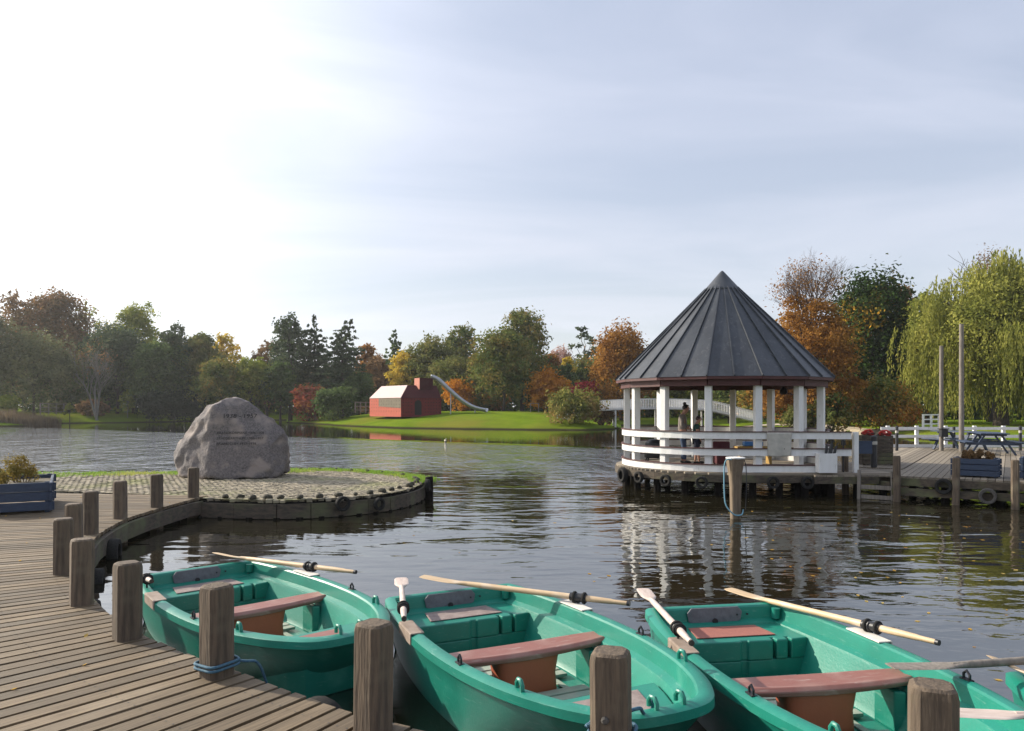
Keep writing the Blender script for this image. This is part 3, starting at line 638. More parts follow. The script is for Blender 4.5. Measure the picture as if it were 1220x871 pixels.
def make_boat():
    rt = bpy.data.objects.new('rowing_boat', None); C.objects.link(rt); rt.empty_display_size = .2
    boat_meshes().build('hull', M['teal'], rt, smooth=27)
    sbm = stern_bench().build('stern_bench', M['teal'], rt, bevel=.012)
    g = MB(); zt = rimz(0) - .134; g.prism([(-.26, .20), (.30, .20), (.34, .46), (-.30, .46)], zt + .002, zt + .009); pad = g.build('stern_pad', M['padred'], rt, bevel=.003)
    # grey plate on the inside of the stern
    g = MB(); pts = [(-.22, -.11), (-.17, -.125), (.17, -.125), (.22, -.11), (.235, -.04), (.2, .0), (-.2, .0), (-.235, -.04)]
    b = len(g.v)
    for yy_ in (.108, .122):
        for x, z in pts: g.v.append(Vector((x + .04, yy_, rimz(0) + .004 + z)))
    n = len(pts); g.f += [tuple(range(n)), tuple(range(n, 2 * n))[::-1]] + [(i, (i + 1) % n, n + (i + 1) % n, n + i) for i in range(n)]
    mp_ = g.build('outboard_plate', M['motor'], rt, bevel=.004)
    g = MB(); g.tube([(.04, .118, rimz(0) - .105), (.04, .132, rimz(0) - .105)], .024, 12); g.build('drain_knob', M['black'], mp_)
    # thwart: slightly dished board with tapered ends and a pedestal
    yc = 1.48; wt = inner_half(yc, .115); g = MB(); ns = 14
    for i in range(ns + 1):
        u = -1 + 2 * i / ns; x = u * wt; hd = .130 - .028 * abs(u) ** 3; zc = .335 + .012 * u * u
        for (dy, dz) in ((-hd, -.012), (-hd + .03, .01), (0, .0), (hd - .03, .01), (hd, -.012), (hd - .008, -.036 - .012 * (1 - abs(u))), (-hd + .008, -.036 - .012 * (1 - abs(u)))):
            g.v.append(Vector((x, yc + dy, zc + dz)))
    for i in range(ns):
        for k in range(7): g.f.append((i * 7 + k, i * 7 + (k + 1) % 7, (i + 1) * 7 + (k + 1) % 7, (i + 1) * 7 + k))
    g.f += [tuple(range(7)), tuple(ns * 7 + k for k in range(7))[::-1]]
    g.build('thwart', M['thwart'], rt, smooth=50, bevel=.006)
    g = MB()
    for zz_, sx, sy in ((.02, .235, .11), (.16, .225, .105), (.29, .25, .11)):
        for k in range(20):
            a = 2 * math.pi * k / 20; ex = 0.45; g.v.append(Vector((math.copysign(abs(math.cos(a)) ** ex, math.cos(a)) * sx, yc + math.copysign(abs(math.sin(a)) ** ex, math.sin(a)) * sy, zz_)))
    for i in range(2):
        for k in range(20): g.f.append((i * 20 + k, i * 20 + (k + 1) % 20, (i + 1) * 20 + (k + 1) % 20, (i + 1) * 20 + k))
    g.build('pedestal', M['pedestal'], rt, smooth=60)
    # locker arch either side under the thwart (teal webs)
    for s in (-1, 1):
        g = MB(); x0 = s * (inner_half(yc, .20)); x1 = s * (inner_half(yc, .12) - .14)
        g.prism([(x0, yc - .13), (x0, yc + .13), (x1, yc + .10), (x1, yc - .10)][::s], .02, .275); g.build('thwart_web', M['teal'], rt, bevel=.01)
    g = MB(); y0 = 2.42; zt = .33; pl_ = [(inner_half(y, .20) * s, y) for s in (1,) for y in (y0, 2.6, 2.8, 2.95)] + [(inner_half(y, .20) * -1, y) for y in (2.95, 2.8, 2.6, y0)]
    g.prism(pl_, .02, zt); g.build('bow_bench', M['teal'], rt, bevel=.012)
    g = MB(); g.prism([(-.26, 2.50), (.26, 2.50), (.17, 2.80), (-.17, 2.80)], zt + .002, zt + .009); g.build('bow_pad', M['padgrey'], rt, bevel=.003)
    # floor slats run across
    g = MB(); y = .66
    while y < 2.38:
        if not (yc - .13 < y < yc + .10): hw = min(.42, inner_half(y, .32)); g.box((0, y, .045), (hw * 2, .085, .024))
        y += .11
    for s in (-1, 1): g.box((s * .3, 1.66, .030), (.05, 1.4, .012))
    g.build('floor_slats', M['slat'], rt, bevel=.004)
    # oarlock plates on the rim + oarlocks
    for s in (-1, 1):
        y0, y1 = .86, 1.20; g = MB(); p = []
        for y in (y0, y1): p.append((y, inner_half(y, 0)))
        (ya, xa), (yb, xb) = p; za = rimz(ya) + .011
        pts = [(s * (xa + .008), ya), (s * (xb + .008), yb), (s * (xb - .092), yb), (s * (xa - .092), ya)]
        g.prism(pts if s > 0 else pts[::-1], za - .004, za + .006)
        pts = [(s * (xa + .013), ya), (s * (xb + .013), yb), (s * (xb + .004), yb), (s * (xa + .004), ya)]
        g.prism(pts if s > 0 else pts[::-1], za - .075, za + .002)
        g.build('oarlock_plate', M['plate'], rt, bevel=.003)
        # mooring eye aft of midships
        ye = 1.95; xe = inner_half(ye, .045); g = MB()
        g.tube([(s * xe, ye - .022, rimz(ye)), (s * xe, ye - .024, rimz(ye) + .035), (s * xe, ye, rimz(ye) + .056), (s * xe, ye + .024, rimz(ye) + .035), (s * xe, ye + .022, rimz(ye))], .008, 8)
        g.box((s * xe, ye, rimz(ye) + .006), (.035, .075, .008)); g.build('mooring_eye', M['black'], rt, smooth=40)
        for ye, dd in ((2.55, .05), (3.13, None)):
            xe = inner_half(ye, dd) if dd else .085; g = MB(); zb = rimz(ye) + .002
            g.tube([(s * xe - .0, ye - .034, zb), (s * xe, ye - .034, zb + .03), (s * xe, ye - .015, zb + .055), (s * xe, ye + .015, zb + .055), (s * xe, ye + .034, zb + .03), (s * xe, ye + .034, zb)], .013, 8)
            g.build('bow_loop', M['teal'], rt, smooth=40)
        # stern corner boss
        g = MB(); g.tube([(s * .485, .13, rimz(0) - .10), (s * .485, .13, rimz(0) - .02)], .035, 14); g.build('corner_boss', M['teal'], rt, smooth=40)
        # long step moulded into the inner side: narrow ledge strip
    g = MB()
    for (x, z) in ((.42, .30), (-.15, .38), (-.24, .38), (-.32, .27)):
        g = MB(); g.tube([(x, .115, z), (x, .124, z)], .009, 8); g.build('bolt', M['black'], rt)
    return rt
def rowlock(rt, side, y, m='black'):
    g = MB(); x = side * inner_half(y, -.006 if side < 0 else .05); z = rimz(y) - .01 + (.025 if side > 0 else 0)
    g.tube([(x, y, z - .03), (x, y, z + .035)], .009, 8)
    pts = [(x + .036 * math.sin(R(a)), y, z + .070 - .036 * math.cos(R(a))) for a in range(-140, 141, 20)]
    g.tube(pts, .008, 8); o = g.build('rowlock', M[m], rt, smooth=40); return o
P_LAB = {
 1: ('small teal plastic rowing boat at the left, lying stern-out beside the boardwalk bollards', (-3.19, 7.66), (.655, -.755)),
 2: ('teal plastic rowing boat in the middle, between the other two whole ones', (-.55, 6.70), (.43, -.903)),
 3: ('teal plastic rowing boat right of the middle, bow cut by the bottom edge', (1.65, 6.2), (.17, -.985)),
 4: ('teal rowing boat at the lower right edge, only its stern corner in view', (3.62, 4.60), (-.10, -.995))}
boats = {}
pb = make_boat()
for k in (1, 2, 3, 4):
    lab, (x, y), ax = P_LAB[k]; o = pb if k == 1 else copy_tree(pb)
    o.location = (x, y, WZ); o.rotation_euler = (R(random.uniform(-.6, .6)), R(random.uniform(-.8, .8)), math.atan2(ax[1], ax[0]) - math.pi / 2)
    tag(o, lab, 'rowing boat', 'teal rowing boats moored at the boardwalk'); boats[k] = o
def recolor(o, name, m, nth=None):
    c = sorted([ch for ch in o.children if ch.name.split('.')[0] == name], key=lambda q: q.name)
    for i, ch in enumerate(c):
        if nth is None or i == nth: ch.data = ch.data.copy(); ch.data.materials[0] = M[m]
recolor(boats[2], 'stern_pad', 'padgrey'); recolor(boats[1], 'stern_pad', 'padgrey'); recolor(boats[1], 'bow_pad', 'thwart'); recolor(boats[3], 'bow_pad', 'thwart')
def bpart(o, name, nth):
    return sorted([ch for ch in o.children if ch.name.split('.')[0] == name], key=lambda q: q.name)[nth]
recolor(boats[3], 'oarlock_plate', 'platebrown', 1); recolor(boats[2], 'oarlock_plate', 'platebrown', 1); recolor(boats[1], 'oarlock_plate', 'platebrown', 1)
bpart(boats[3], 'oarlock_plate', 1)['label'] = 'bare brown wooden oarlock plate'
bpart(boats[3], 'stern_pad', 0)['label'] = 'brick red non-slip pad'
bpart(boats[2], 'stern_pad', 0)['label'] = 'faded grey brown non-slip pad'
bpy.context.view_layer.update()

def make_oar(label, a, b, m='oar', L_=1.95, collar=0.58, roll=0.0, blade_mat=None, group='oars lying in the boats'):
    """a = handle end, b = direction point of the blade tip"""
    a = Vector(a); b = Vector(b); d = (b - a).normalized(); rt = thing('oar', label, 'oar', a, 0, group)
    rt.rotation_mode = 'QUATERNION'; q = d.to_track_quat('Y', 'Z'); rt.rotation_quaternion = q @ Matrix.Rotation(roll, 4, 'Y').to_quaternion()
    g = MB(); g.tube([(0, 0, 0), (0, .01, 0), (0, .13, 0), (0, .16, 0), (0, .30, 0), (0, L_ * .72, 0), (0, L_ * .8, 0)], [.014, .0175, .0175, .021, .024, .023, .018], 12)
    g.build('shaft', M[m], rt, smooth=50)
    g = MB(); n = 10
    for i in range(n + 1):
        t = i / n; y = L_ * .74 + t * L_ * .26; wd = .018 + .047 * float(sstep(0, .45, t)); th = .018 - .013 * float(sstep(0, .5, t))
        if t > .93: wd *= .8
        for k in range(12): q_ = 2 * math.pi * k / 12; g.v.append(Vector((wd * math.copysign(abs(math.cos(q_)) ** .7, math.cos(q_)), y, th * math.sin(q_) + .02 * t * t)))
    for i in range(n):
        for k in range(12): g.f.append((i * 12 + k, i * 12 + (k + 1) % 12, (i + 1) * 12 + (k + 1) % 12, (i + 1) * 12 + k))
    g.f += [tuple(range(12))[::-1], tuple(n * 12 + k for k in range(12))]
    g.build('blade', M[blade_mat or m], rt, smooth=50)
    if collar:
        g = MB()
        for (r, y0, y1) in ((.034, -.07, .07),): g.tube([(0, collar + y0, 0), (0, collar + y1, 0)], r, 16)
        g.build('collar', M['black'], rt, smooth=40)
        for y in (-.05, .035): 
            g = MB(); g.tube([(0, collar + y - .012, 0), (0, collar + y - .006, 0), (0, collar + y + .006, 0), (0, collar + y + .012, 0)], [.042, .048, .048, .042], 16); g.build('collar_ring', M['rubber'], rt, smooth=40)
    g = MB(); g.tube([(0, -.004, 0), (0, .02, 0)], .019, 12); g.build('grip_end', M['black' if m != 'oarwhite' else 'bark'], rt)
    return rt
def bw_(k, x, y, z): return boats[k].matrix_world @ Vector((x, y, z))
def oar_in(k, side, y, tip, label, m, up=.075, hand=0.58, roll=0, bm_=None):
    side = -side; rl = rowlock(boats[k], side, y); p = bw_(k, side * inner_half(y, -.006 if side < 0 else .05), y, rimz(y) - .01 + .070 + (.025 if side > 0 else 0))
    if len(tip) == 2:
        Yq = min((p.y + .05 + q * .01 for q in range(260)), key=lambda Q: abs((at(tip[0], tip[1], Q) - p).length - (1.95 - hand))); t = at(tip[0], tip[1], Yq)
    else: t = Vector(tip)
    d = (t - p).normalized(); a = p - d * hand
    return make_oar(label, a, t, m, 1.95, hand, roll, bm_)
oar_in(1, 1, 1.02, (257, 661), 'weathered pale oar across the stern of the left boat, handle over the water', 'oar', roll=.2)
oar_in(1, -1, .62, (150, 676), 'oar lying along the near side of the left boat, mostly hidden by a bollard', 'oarwhite', hand=.30)
oar_in(2, 1, 1.0, (503, 689), 'yellowish wooden oar across the stern of the middle boat, handle end worn dark', 'oar', hand=.43)
oar_in(2, -1, .74, (478, 691), 'short-looking oar with broad white blade tip on the left rim of the middle boat', 'oarwhite', hand=.45)
oar_in(3, 1, 1.0, (868, 704), 'pale oar on the far rim of the boat right of the middle, handle over water', 'oar', hand=.50)
oar_in(3, -1, .90, (766, 704), 'worn white-bladed oar on the left rim of the boat right of the middle', 'oarwhite', hand=.42)
make_oar('grey worn oar reaching in from the right edge over a brown thwart', (4.15, 4.62, .02), (2.22, 4.42, -.03), 'greywood', 1.95, 0, 0.0)
make_oar('pinkish worn oar low at the right edge, just right of the last bollard', (4.05, 3.72, -.02), (2.10, 3.74, -.02), 'oarwhite', 1.95, 0, 0.0)
make_oar('oar lying inside the boat at the right edge', (3.22, 3.2, -.02), (3.0, 4.53, -.06), 'oar', 1.5, 0, .3)

# mooring ropes
def rope(name, label, pts, r, m, cat='rope'):
    g = MB(); g.tube(catmull(pts, 6), r, 7); o = g.build(name, M[m], smooth=60); return tag(o, label, cat)
def coil(c, hw, turns, z0, dz, ang):
    pts = []; n = 24
    for i in range(int(turns * n) + 1):
        a = 2 * math.pi * i / n; x = math.copysign(min(1, abs(1.25 * math.cos(a))), math.cos(a)) * hw; y = math.copysign(min(1, abs(1.25 * math.sin(a))), math.sin(a)) * hw
        pts.append((c[0] + x * math.cos(ang) - y * math.sin(ang), c[1] + x * math.sin(ang) + y * math.cos(ang), z0 + dz * i / n))
    return pts
ang5 = bol[5].rotation_euler[2]
c5 = coil((-1.66, 4.25), .093, 2, .045, .022, ang5)
rope('mooring_rope', 'blue rope knotted round the foot of a bollard and leading to the left boat', c5 + [(-1.53, 4.30, .06), (-1.47, 4.36, .03), (-1.44, 4.42, -.10), (-1.40, 4.46, -.30), (-1.36, 4.5, -.58)], .0085, 'rope')
ang3 = bol[3].rotation_euler[2]
c3_ = coil((.41, 3.11), .093, 2, .14, .02, ang3)
rope('mooring_rope', 'blue rope slung round the bolt-marked bollard towards the bow of the middle boat', c3_ + [(.53, 3.26, .20), (.58, 3.35, .15), (.66, 3.60, -.02), tuple(Vector((0, 0, CZ)) + (bw_(2, .085, 3.13, rimz(3.13) + .05) - Vector((0, 0, CZ))) / KN)], .0085, 'rope')
rope('mooring_rope', 'dark wet rope hanging from the left boat down to the water beside a bollard', [(-1.02, 5.2, -.12), (-.97, 4.95, -.30), (-.92, 4.6, -.42), (-.82, 4.2, -.5), (-.7, 3.75, -.45), (-.66, 3.66, -.25)], .010, 'darkrope')

# fenders under the near boardwalk and on the spit
def nearedge(t):
    return edge[t] + nor[t] * (OUT + .10), math.atan2(nor[t].y, nor[t].x) - math.pi / 2
nE = len(edge)
def edge_at(y, xmin=-9):
    return min(range(nE), key=lambda k: abs(edge[k].y - y) + (10 if edge[k].x > -1 else 0))
for y, z, lab in ((9.2, -.27, 'dark tyre hanging off the bend of the boardwalk, behind the leftmost bollards'), (7.9, -.36, 'wet tyre low on the boardwalk edge, behind the bollard with the side bolt'), (6.5, -.36, 'lowest tyre at the boardwalk edge beside the stern of the left boat')):
    k = edge_at(y); p, a = nearedge(k); tyre('tyre', .165, lab, (p.x, p.y, z), a, 'rubber', 0, 'tyres on the boardwalk')
k = edge_at(4.25); p, a = nearedge(k); tyre('tyre', .2, 'tyre under the bow of the left boat, below the deck edge', (-1.06, 4.15, -.3), R(-35), 'rubber', 0, 'tyres on the boardwalk')
def sp_ty(px, py, z, r, lab):
    p = gp(px, py, z); j = min(range(len(isp)), key=lambda q: (isp[q][0] - p.x) ** 2 + (isp[q][1] - p.y) ** 2); a = Vector(isp[max(0, j - 1)]); b = Vector(isp[j + 1]); d = (b - a).normalized(); n_ = Vector((d.y, -d.x))
    q = Vector(isp[j]) + n_ * .14; tyre('tyre', r, lab, (q.x, q.y, z), math.atan2(n_.y, n_.x) - math.pi / 2, 'rubber', 0, 'tyres on the cobbled spit')
sp_ty(408, 600, -.10, .125, 'black tyre on the front beam of the cobbled spit, left one of two')
sp_ty(456, 600, -.16, .11, 'black tyre on the front beam of the cobbled spit, nearer its rounded tip')
sp_ty(499, 578, -.03, .12, 'black tyre at the very tip of the cobbled spit')
g = MB(); g.tube([(-1.66, 15.15, -1.6), (-1.66, 15.15, .10), (-1.66, 15.15, .12)], [.085, .08, .06], 10)
tag(g.build('pile', M['wetshade'], smooth=40), 'thick black pile standing at the right tip of the cobbled spit', 'pile')

# ================================================================ left planter
def planter(label, loc, rz, w_, d_, h_, nb=3):
    rt = thing('planter', label, 'planter', loc, rz)
    for nm, s, a in (('front', 0, 0), ('side', 1, 0), ('back', 2, 0), ('side', 3, 0)):
        for k in range(nb):
            z0 = .03 + (h_ - .04) * k / nb; hh = (h_ - .04) / nb - .014; g = MB()
            if s in (0, 2): g.box((0, (-1 if s == 0 else 1) * (d_ / 2 - .02), z0 + hh / 2), (w_ + .06, .036, hh))
            else: g.box(((1 if s == 1 else -1) * (w_ / 2 - .02), 0, z0 + hh / 2 + .006), (.036, d_ + .05, hh))
            g.build('board', M['navy'], rt, bevel=.005)
    for sx in (-1, 1):
        for sy in (-1, 1): g = MB(); g.box((sx * (w_ / 2 - .065), sy * (d_ / 2 - .065), h_ / 2), (.06, .06, h_ - .01)); g.build('corner_post', M['navy'], rt)
    g = MB(); g.box((0, 0, h_ - .10), (w_ - .09, d_ - .09, .05)); g.build('soil', M['soil'], rt)
    return rt
a = Vector((-6.60, 10.85, 0)); b = Vector((-7.42, 12.25, 0)); d = (b - a).normalized(); nrm = Vector((-d.y, d.x, 0))
cen = (a + b) / 2 + nrm * .45
planter('dark navy slatted planter box with yellowing shrub at the left edge of the boardwalk', cen, math.atan2(d.y, d.x), (b - a).length, .9, .45)
# ================================================================ foliage
rs = np.random.RandomState(11)
def leaf_quads(c, nrm, s, asp=.55, rs=rs):
    n = len(c); r = rs.normal(0, 1, (n, 3)); t = np.cross(nrm, r); t /= np.linalg.norm(t, axis=1)[:, None] + 1e-9; b = np.cross(nrm, t)
    s = s[:, None]; V = np.stack([c - t * s, c - b * s * asp, c + t * s, c + b * s * asp], 1).reshape(-1, 3)
    return V, np.arange(4 * n).reshape(n, 4)
def lobes_leaves(lobes, n, size, seed, spread=.16, per=14, fill=.45):
    rs = np.random.RandomState(seed); Lb = np.array(lobes); wgt = (Lb[:, 3] * Lb[:, 5]); wgt = wgt / wgt.sum(); nt_ = max(1, n // per)
    k = rs.choice(len(Lb), nt_, p=wgt); d = rs.normal(0, 1, (nt_, 3)); d /= np.linalg.norm(d, axis=1)[:, None]; d[:, 2] = np.where(rs.rand(nt_) < .5, np.abs(d[:, 2]), d[:, 2])
    rad = (fill + (1 - fill) * rs.rand(nt_) ** .45) * (1 + rs.normal(0, .07, nt_)); rad = rad * np.where(rs.rand(nt_) < .08, 1.16, 1)
    tw = Lb[k, :3] + d * Lb[k, 3:6] * rad[:, None]
    c = np.repeat(tw, per, 0) + rs.normal(0, 1, (nt_ * per, 3)) * (Lb[k, 3:6].repeat(per, 0) * spread)
    nm = np.repeat(d, per, 0) + rs.normal(0, .75, (nt_ * per, 3)) + np.array([0, 0, .35]); nm /= np.linalg.norm(nm, axis=1)[:, None] + 1e-9
    return leaf_quads(c, nm, size * rs.uniform(.6, 1.35, len(c)), rs=rs)
def limb(g, a, b, r0, r1, wob, rnd, n=6):
    a = Vector(a); b = Vector(b); pts = []
    for i in range(n + 1):
        t = i / n; p = a.lerp(b, t); k = math.sin(t * math.pi) * wob; pts.append(p + Vector((rnd.uniform(-k, k), rnd.uniform(-k, k), rnd.uniform(0, k) + (b - a).length * .06 * math.sin(t * math.pi))))
    g.tube(pts, [r0 + (r1 - r0) * i / n for i in range(n + 1)], 6, False); return pts
def twigs(g, p, d, ln, r, depth, rnd, up=.15):
    q = p + d * ln; mid = p + d * ln * .5 + Vector((rnd.uniform(-1, 1), rnd.uniform(-1, 1), rnd.uniform(-1, 1))) * ln * .07
    g.tube([p, mid, q], [r, r * .8, r * .6], 4 if depth < 2 else 5, False)
    if depth == 0: return
    for i in range(3 if depth > 1 else 3):
        nd = (d + Vector((rnd.uniform(-.75, .75), rnd.uniform(-.75, .75), rnd.uniform(-.35, .6) + up))).normalized()
        twigs(g, q if i else mid, nd, ln * rnd.uniform(.6, .85), r * .6, depth - 1, rnd, up)
def make_tree(kind, label, loc, H, W, lm, seed, name='tree', cat='tree', leaf=None, group=None, trunk=0.2, dens=1.0, bark='bark', lean=0.0, trunkpart=True):
    rnd = random.Random(seed); rt = thing(name, label, cat, loc, rnd.random() * 6.28 if kind not in ('leancon',) else 0, group); Ydist = max(20, loc[1]); lf = leaf or max(.10, Ydist * .0020)
    lobes = []; g = MB(); h0 = H * trunk
    if kind == 'broad':
        n = 15
        for i in range(n):
            t = (i + .5) / n; zz_ = h0 + (H - h0) * (.16 + .74 * t); env = math.sin(math.pi * min(1, (.25 + .72 * t)) ) ** .7 if t > .3 else .9
            a = i * 2.4 + rnd.uniform(-.4, .4); rr = W / 2 * env * rnd.uniform(.38, .66); q = W * rnd.uniform(.17, .27)
            lobes.append((math.cos(a) * rr, math.sin(a) * rr, zz_, q, q, q * .85))
        lobes.append((0, 0, h0 + (H - h0) * .5, W * .3, W * .3, (H - h0) * .38)); lobes.append((0, 0, H - W * .2, W * .2, W * .2, W * .19))
    elif kind == 'dome':
        lobes = [(0, 0, h0 + (H - h0) * .45, W * .40, W * .40, (H - h0) * .46), (0, 0, h0 + (H - h0) * .68, W * .33, W * .33, (H - h0) * .31)]
        for i in range(12):
            a = i * 2.4; t = rnd.random(); q = W * rnd.uniform(.10, .17); rr = W * .5 * (math.cos((t - .3) * 1.9)) - q * .8; lobes.append((math.cos(a) * rr, math.sin(a) * rr, h0 + (H - h0) * (.12 + .72 * t), q, q, q))
    elif kind == 'feather':
        n = 22
        for i in range(n):
            t = i / n; a = i * 2.4 + rnd.uniform(-.5, .5); rr = W / 2 * (1 - t) ** .55 * rnd.uniform(.45, .95); q = W * rnd.uniform(.09, .17)
            lobes.append((math.cos(a) * rr, math.sin(a) * rr, h0 + (H - h0) * (.1 + .85 * t), q, q, q * rnd.uniform(.7, 1.4)))
        lobes.append((0, 0, h0 + (H - h0) * .4, W * .25, W * .25, (H - h0) * .4)); lobes.append((lean, 0, H * .97, W * .05, W * .05, H * .05))
    elif kind in ('conifer', 'leancon'):
        n = 15
        for i in range(n):
            t = i / n; rr = W / 2 * (1 - t) ** .75 + W * .07; m_ = 5 if t < .7 else 3
            for j in range(m_):
                a = j * 6.28 / m_ + i * 1.1; q = rr * rnd.uniform(.33, .5); x = math.cos(a) * rr * rnd.uniform(.5, .8); lobes.append((x + lean * max(0, t - .6) * 2, math.sin(a) * rr * .62, h0 + (H - h0) * (t * .97) - rr * .10, q * 1.1, q * 1.1, (H - h0) / n * .62))
            lobes.append((lean * max(0, t - .6) * 2, 0, h0 + (H - h0) * t, rr * .4, rr * .4, (H - h0) / n))
        lobes.append((lean, 0, H - .2, .16 * W * .3, .16 * W * .3, H * .05))
    elif kind == 'pine':
        for i in range(9):
            a = i * 2.4; t = i / 9; rr = W * .34 * (1 - t * .6); q = W * rnd.uniform(.15, .22); lobes.append((math.cos(a) * rr, math.sin(a) * rr, h0 + (H - h0) * (.1 + .82 * t), q, q, q * .42))
    elif kind == 'bush':
        n = 12
        for i in range(n):
            a = i * 2.4; t = (i + .5) / n; q = W * rnd.uniform(.14, .22); zr = H * rnd.uniform(.2, .74) ; rr = (W / 2 - q) * math.sqrt(max(.1, 1 - (zr / H) ** 2)) * rnd.uniform(.7, 1)
            lobes.append((math.cos(a) * rr, math.sin(a) * rr, zr, q, q, min(q, H * .35)))
        lobes.append((0, 0, H * .42, W * .36, W * .36, H * .46))
    if kind == 'bare':
        for s_ in range(3 if W > 3 else 2):
            d0 = Vector((rnd.uniform(-.3, .3), rnd.uniform(-.3, .3), 1)).normalized(); p = Vector((rnd.uniform(-.2, .2), 0, 0)); q = p + d0 * H * .38
            g.tube([p - Vector((0, 0, .3)), p.lerp(q, .5), q], [H * .017, H * .013, H * .010], 7, False)
            for i in range(4): twigs(g, q if i % 2 else p.lerp(q, .7), (d0 + Vector((rnd.uniform(-.6, .6), rnd.uniform(-.6, .6), .3))).normalized(), H * .2, H * .006, 3, rnd, .12)
        g.build('trunk', M[bark], rt, smooth=60)
        lobes = [(0, 0, H * .7, W * .4, W * .4, H * .24)]
        if dens > 0:
            V, Fq = lobes_leaves(lobes, int(900 * dens), lf * .8, seed, .1, 3); npmesh('crown', V, Fq, lm, rt)
        return rt
    cover = sum(l[3] * l[5] for l in lobes) * 3.1
    n = int(min(40000, cover / (lf * lf * 1.1) * 2.5 * dens))
    V, Fq = lobes_leaves(lobes, n, lf, seed)
    V[:, 2] = np.maximum(V[:, 2], .02)
    npmesh('crown', V, Fq, lm, rt)
    tr = max(.05, H * .018)
    if kind == 'bush':
        for i in range(5): a = i * 1.26; g.tube([(0, 0, -.2), (math.cos(a) * W * .1, math.sin(a) * W * .1, H * .3), (math.cos(a) * W * .25, math.sin(a) * W * .25, H * .7)], [.05, .035, .012], 5, False)
        g.build('stems', M[bark], rt)
    else:
        top = H * (.93 if kind in ('conifer', 'leancon', 'feather') else .72)
        g.tube([(0, 0, -.4), (0, 0, h0 * .5), (rnd.uniform(-.15, .15), 0, h0), (rnd.uniform(-.2, .2), .1, (h0 + top) / 2), (lean * .5, 0, top)], [tr * 1.4, tr, tr * .9, tr * .6, tr * .15], 8, False)
        for l in sorted(lobes, key=lambda q: -q[3])[:9]: limb(g, (0, 0, min(max(h0 * .9, l[2] * .55), top * .9)), l[:3], tr * .45, tr * .1, .25, rnd)
        g.build('trunk', M[bark], rt, smooth=60)
    return rt

LM = {
 'dgreen': leafmat('leaves_dark_green', [(.035, .055, .02), (.068, .10, .034), (.11, .14, .045)]),
 'grey': leafmat('leaves_grey_green', [(.06, .068, .036), (.105, .11, .055), (.155, .145, .065)]),
 'olive': leafmat('leaves_olive', [(.06, .075, .022), (.11, .12, .035), (.18, .15, .05)]),
 'bluegreen': leafmat('leaves_blue_green', [(.03, .044, .024), (.052, .072, .038), (.09, .105, .052)]),
 'rust': leafmat('leaves_rust', [(.12, .056, .016), (.21, .10, .024), (.29, .155, .036)]),
 'russet': leafmat('leaves_russet', [(.08, .065, .035), (.14, .09, .045), (.24, .12, .05)]),
 'brown': leafmat('leaves_brown', [(.09, .06, .035), (.16, .10, .05), (.23, .14, .06)]),
 'orange': leafmat('leaves_orange', [(.24, .09, .013), (.36, .155, .018), (.42, .22, .035)]),
 'yellow': leafmat('leaves_yellow', [(.22, .18, .03), (.38, .28, .04), (.50, .36, .06)]),
 'ygreen': leafmat('leaves_yellow_green', [(.09, .12, .02), (.16, .18, .035), (.26, .24, .05)]),
 'willow': leafmat('leaves_willow', [(.08, .095, .022), (.17, .175, .038), (.29, .275, .07)], .4),
 'crimson': leafmat('leaves_crimson', [(.16, .02, .03), (.28, .03, .045), (.30, .06, .04)]),
 'pink': leafmat('leaves_pinkish', [(.30, .19, .17), (.38, .25, .20)]),
 'bushmix': leafmat('leaves_bush_mix', [(.05, .06, .02), (.11, .12, .03), (.20, .17, .05), (.26, .17, .06)], .3, .6),
 'hedge': leafmat('hedge_leaves', [(.010, .018, .012), (.018, .028, .018)], .1),
 'mixy': leafmat('leaves_planter', [(.10, .09, .03), (.20, .15, .04), (.32, .22, .06)], .3, 3),
 'mix': leafmat('leaves_autumn_mix', [(.07, .10, .025), (.14, .14, .035), (.30, .15, .03), (.34, .10, .03)], .35, .35),
 'greenorange': leafmat('leaves_green_orange', [(.014, .026, .009), (.022, .04, .012), (.035, .052, .014), (.30, .16, .018)], .2, .2),
 'oakmix': leafmat('leaves_green_brown', [(.045, .07, .02), (.08, .105, .03), (.14, .13, .035), (.22, .14, .04)], .35, .4),
 'redorange': leafmat('leaves_red_to_orange', [(.07, .08, .03), (.20, .045, .035), (.30, .14, .025)], .35, .3),
}
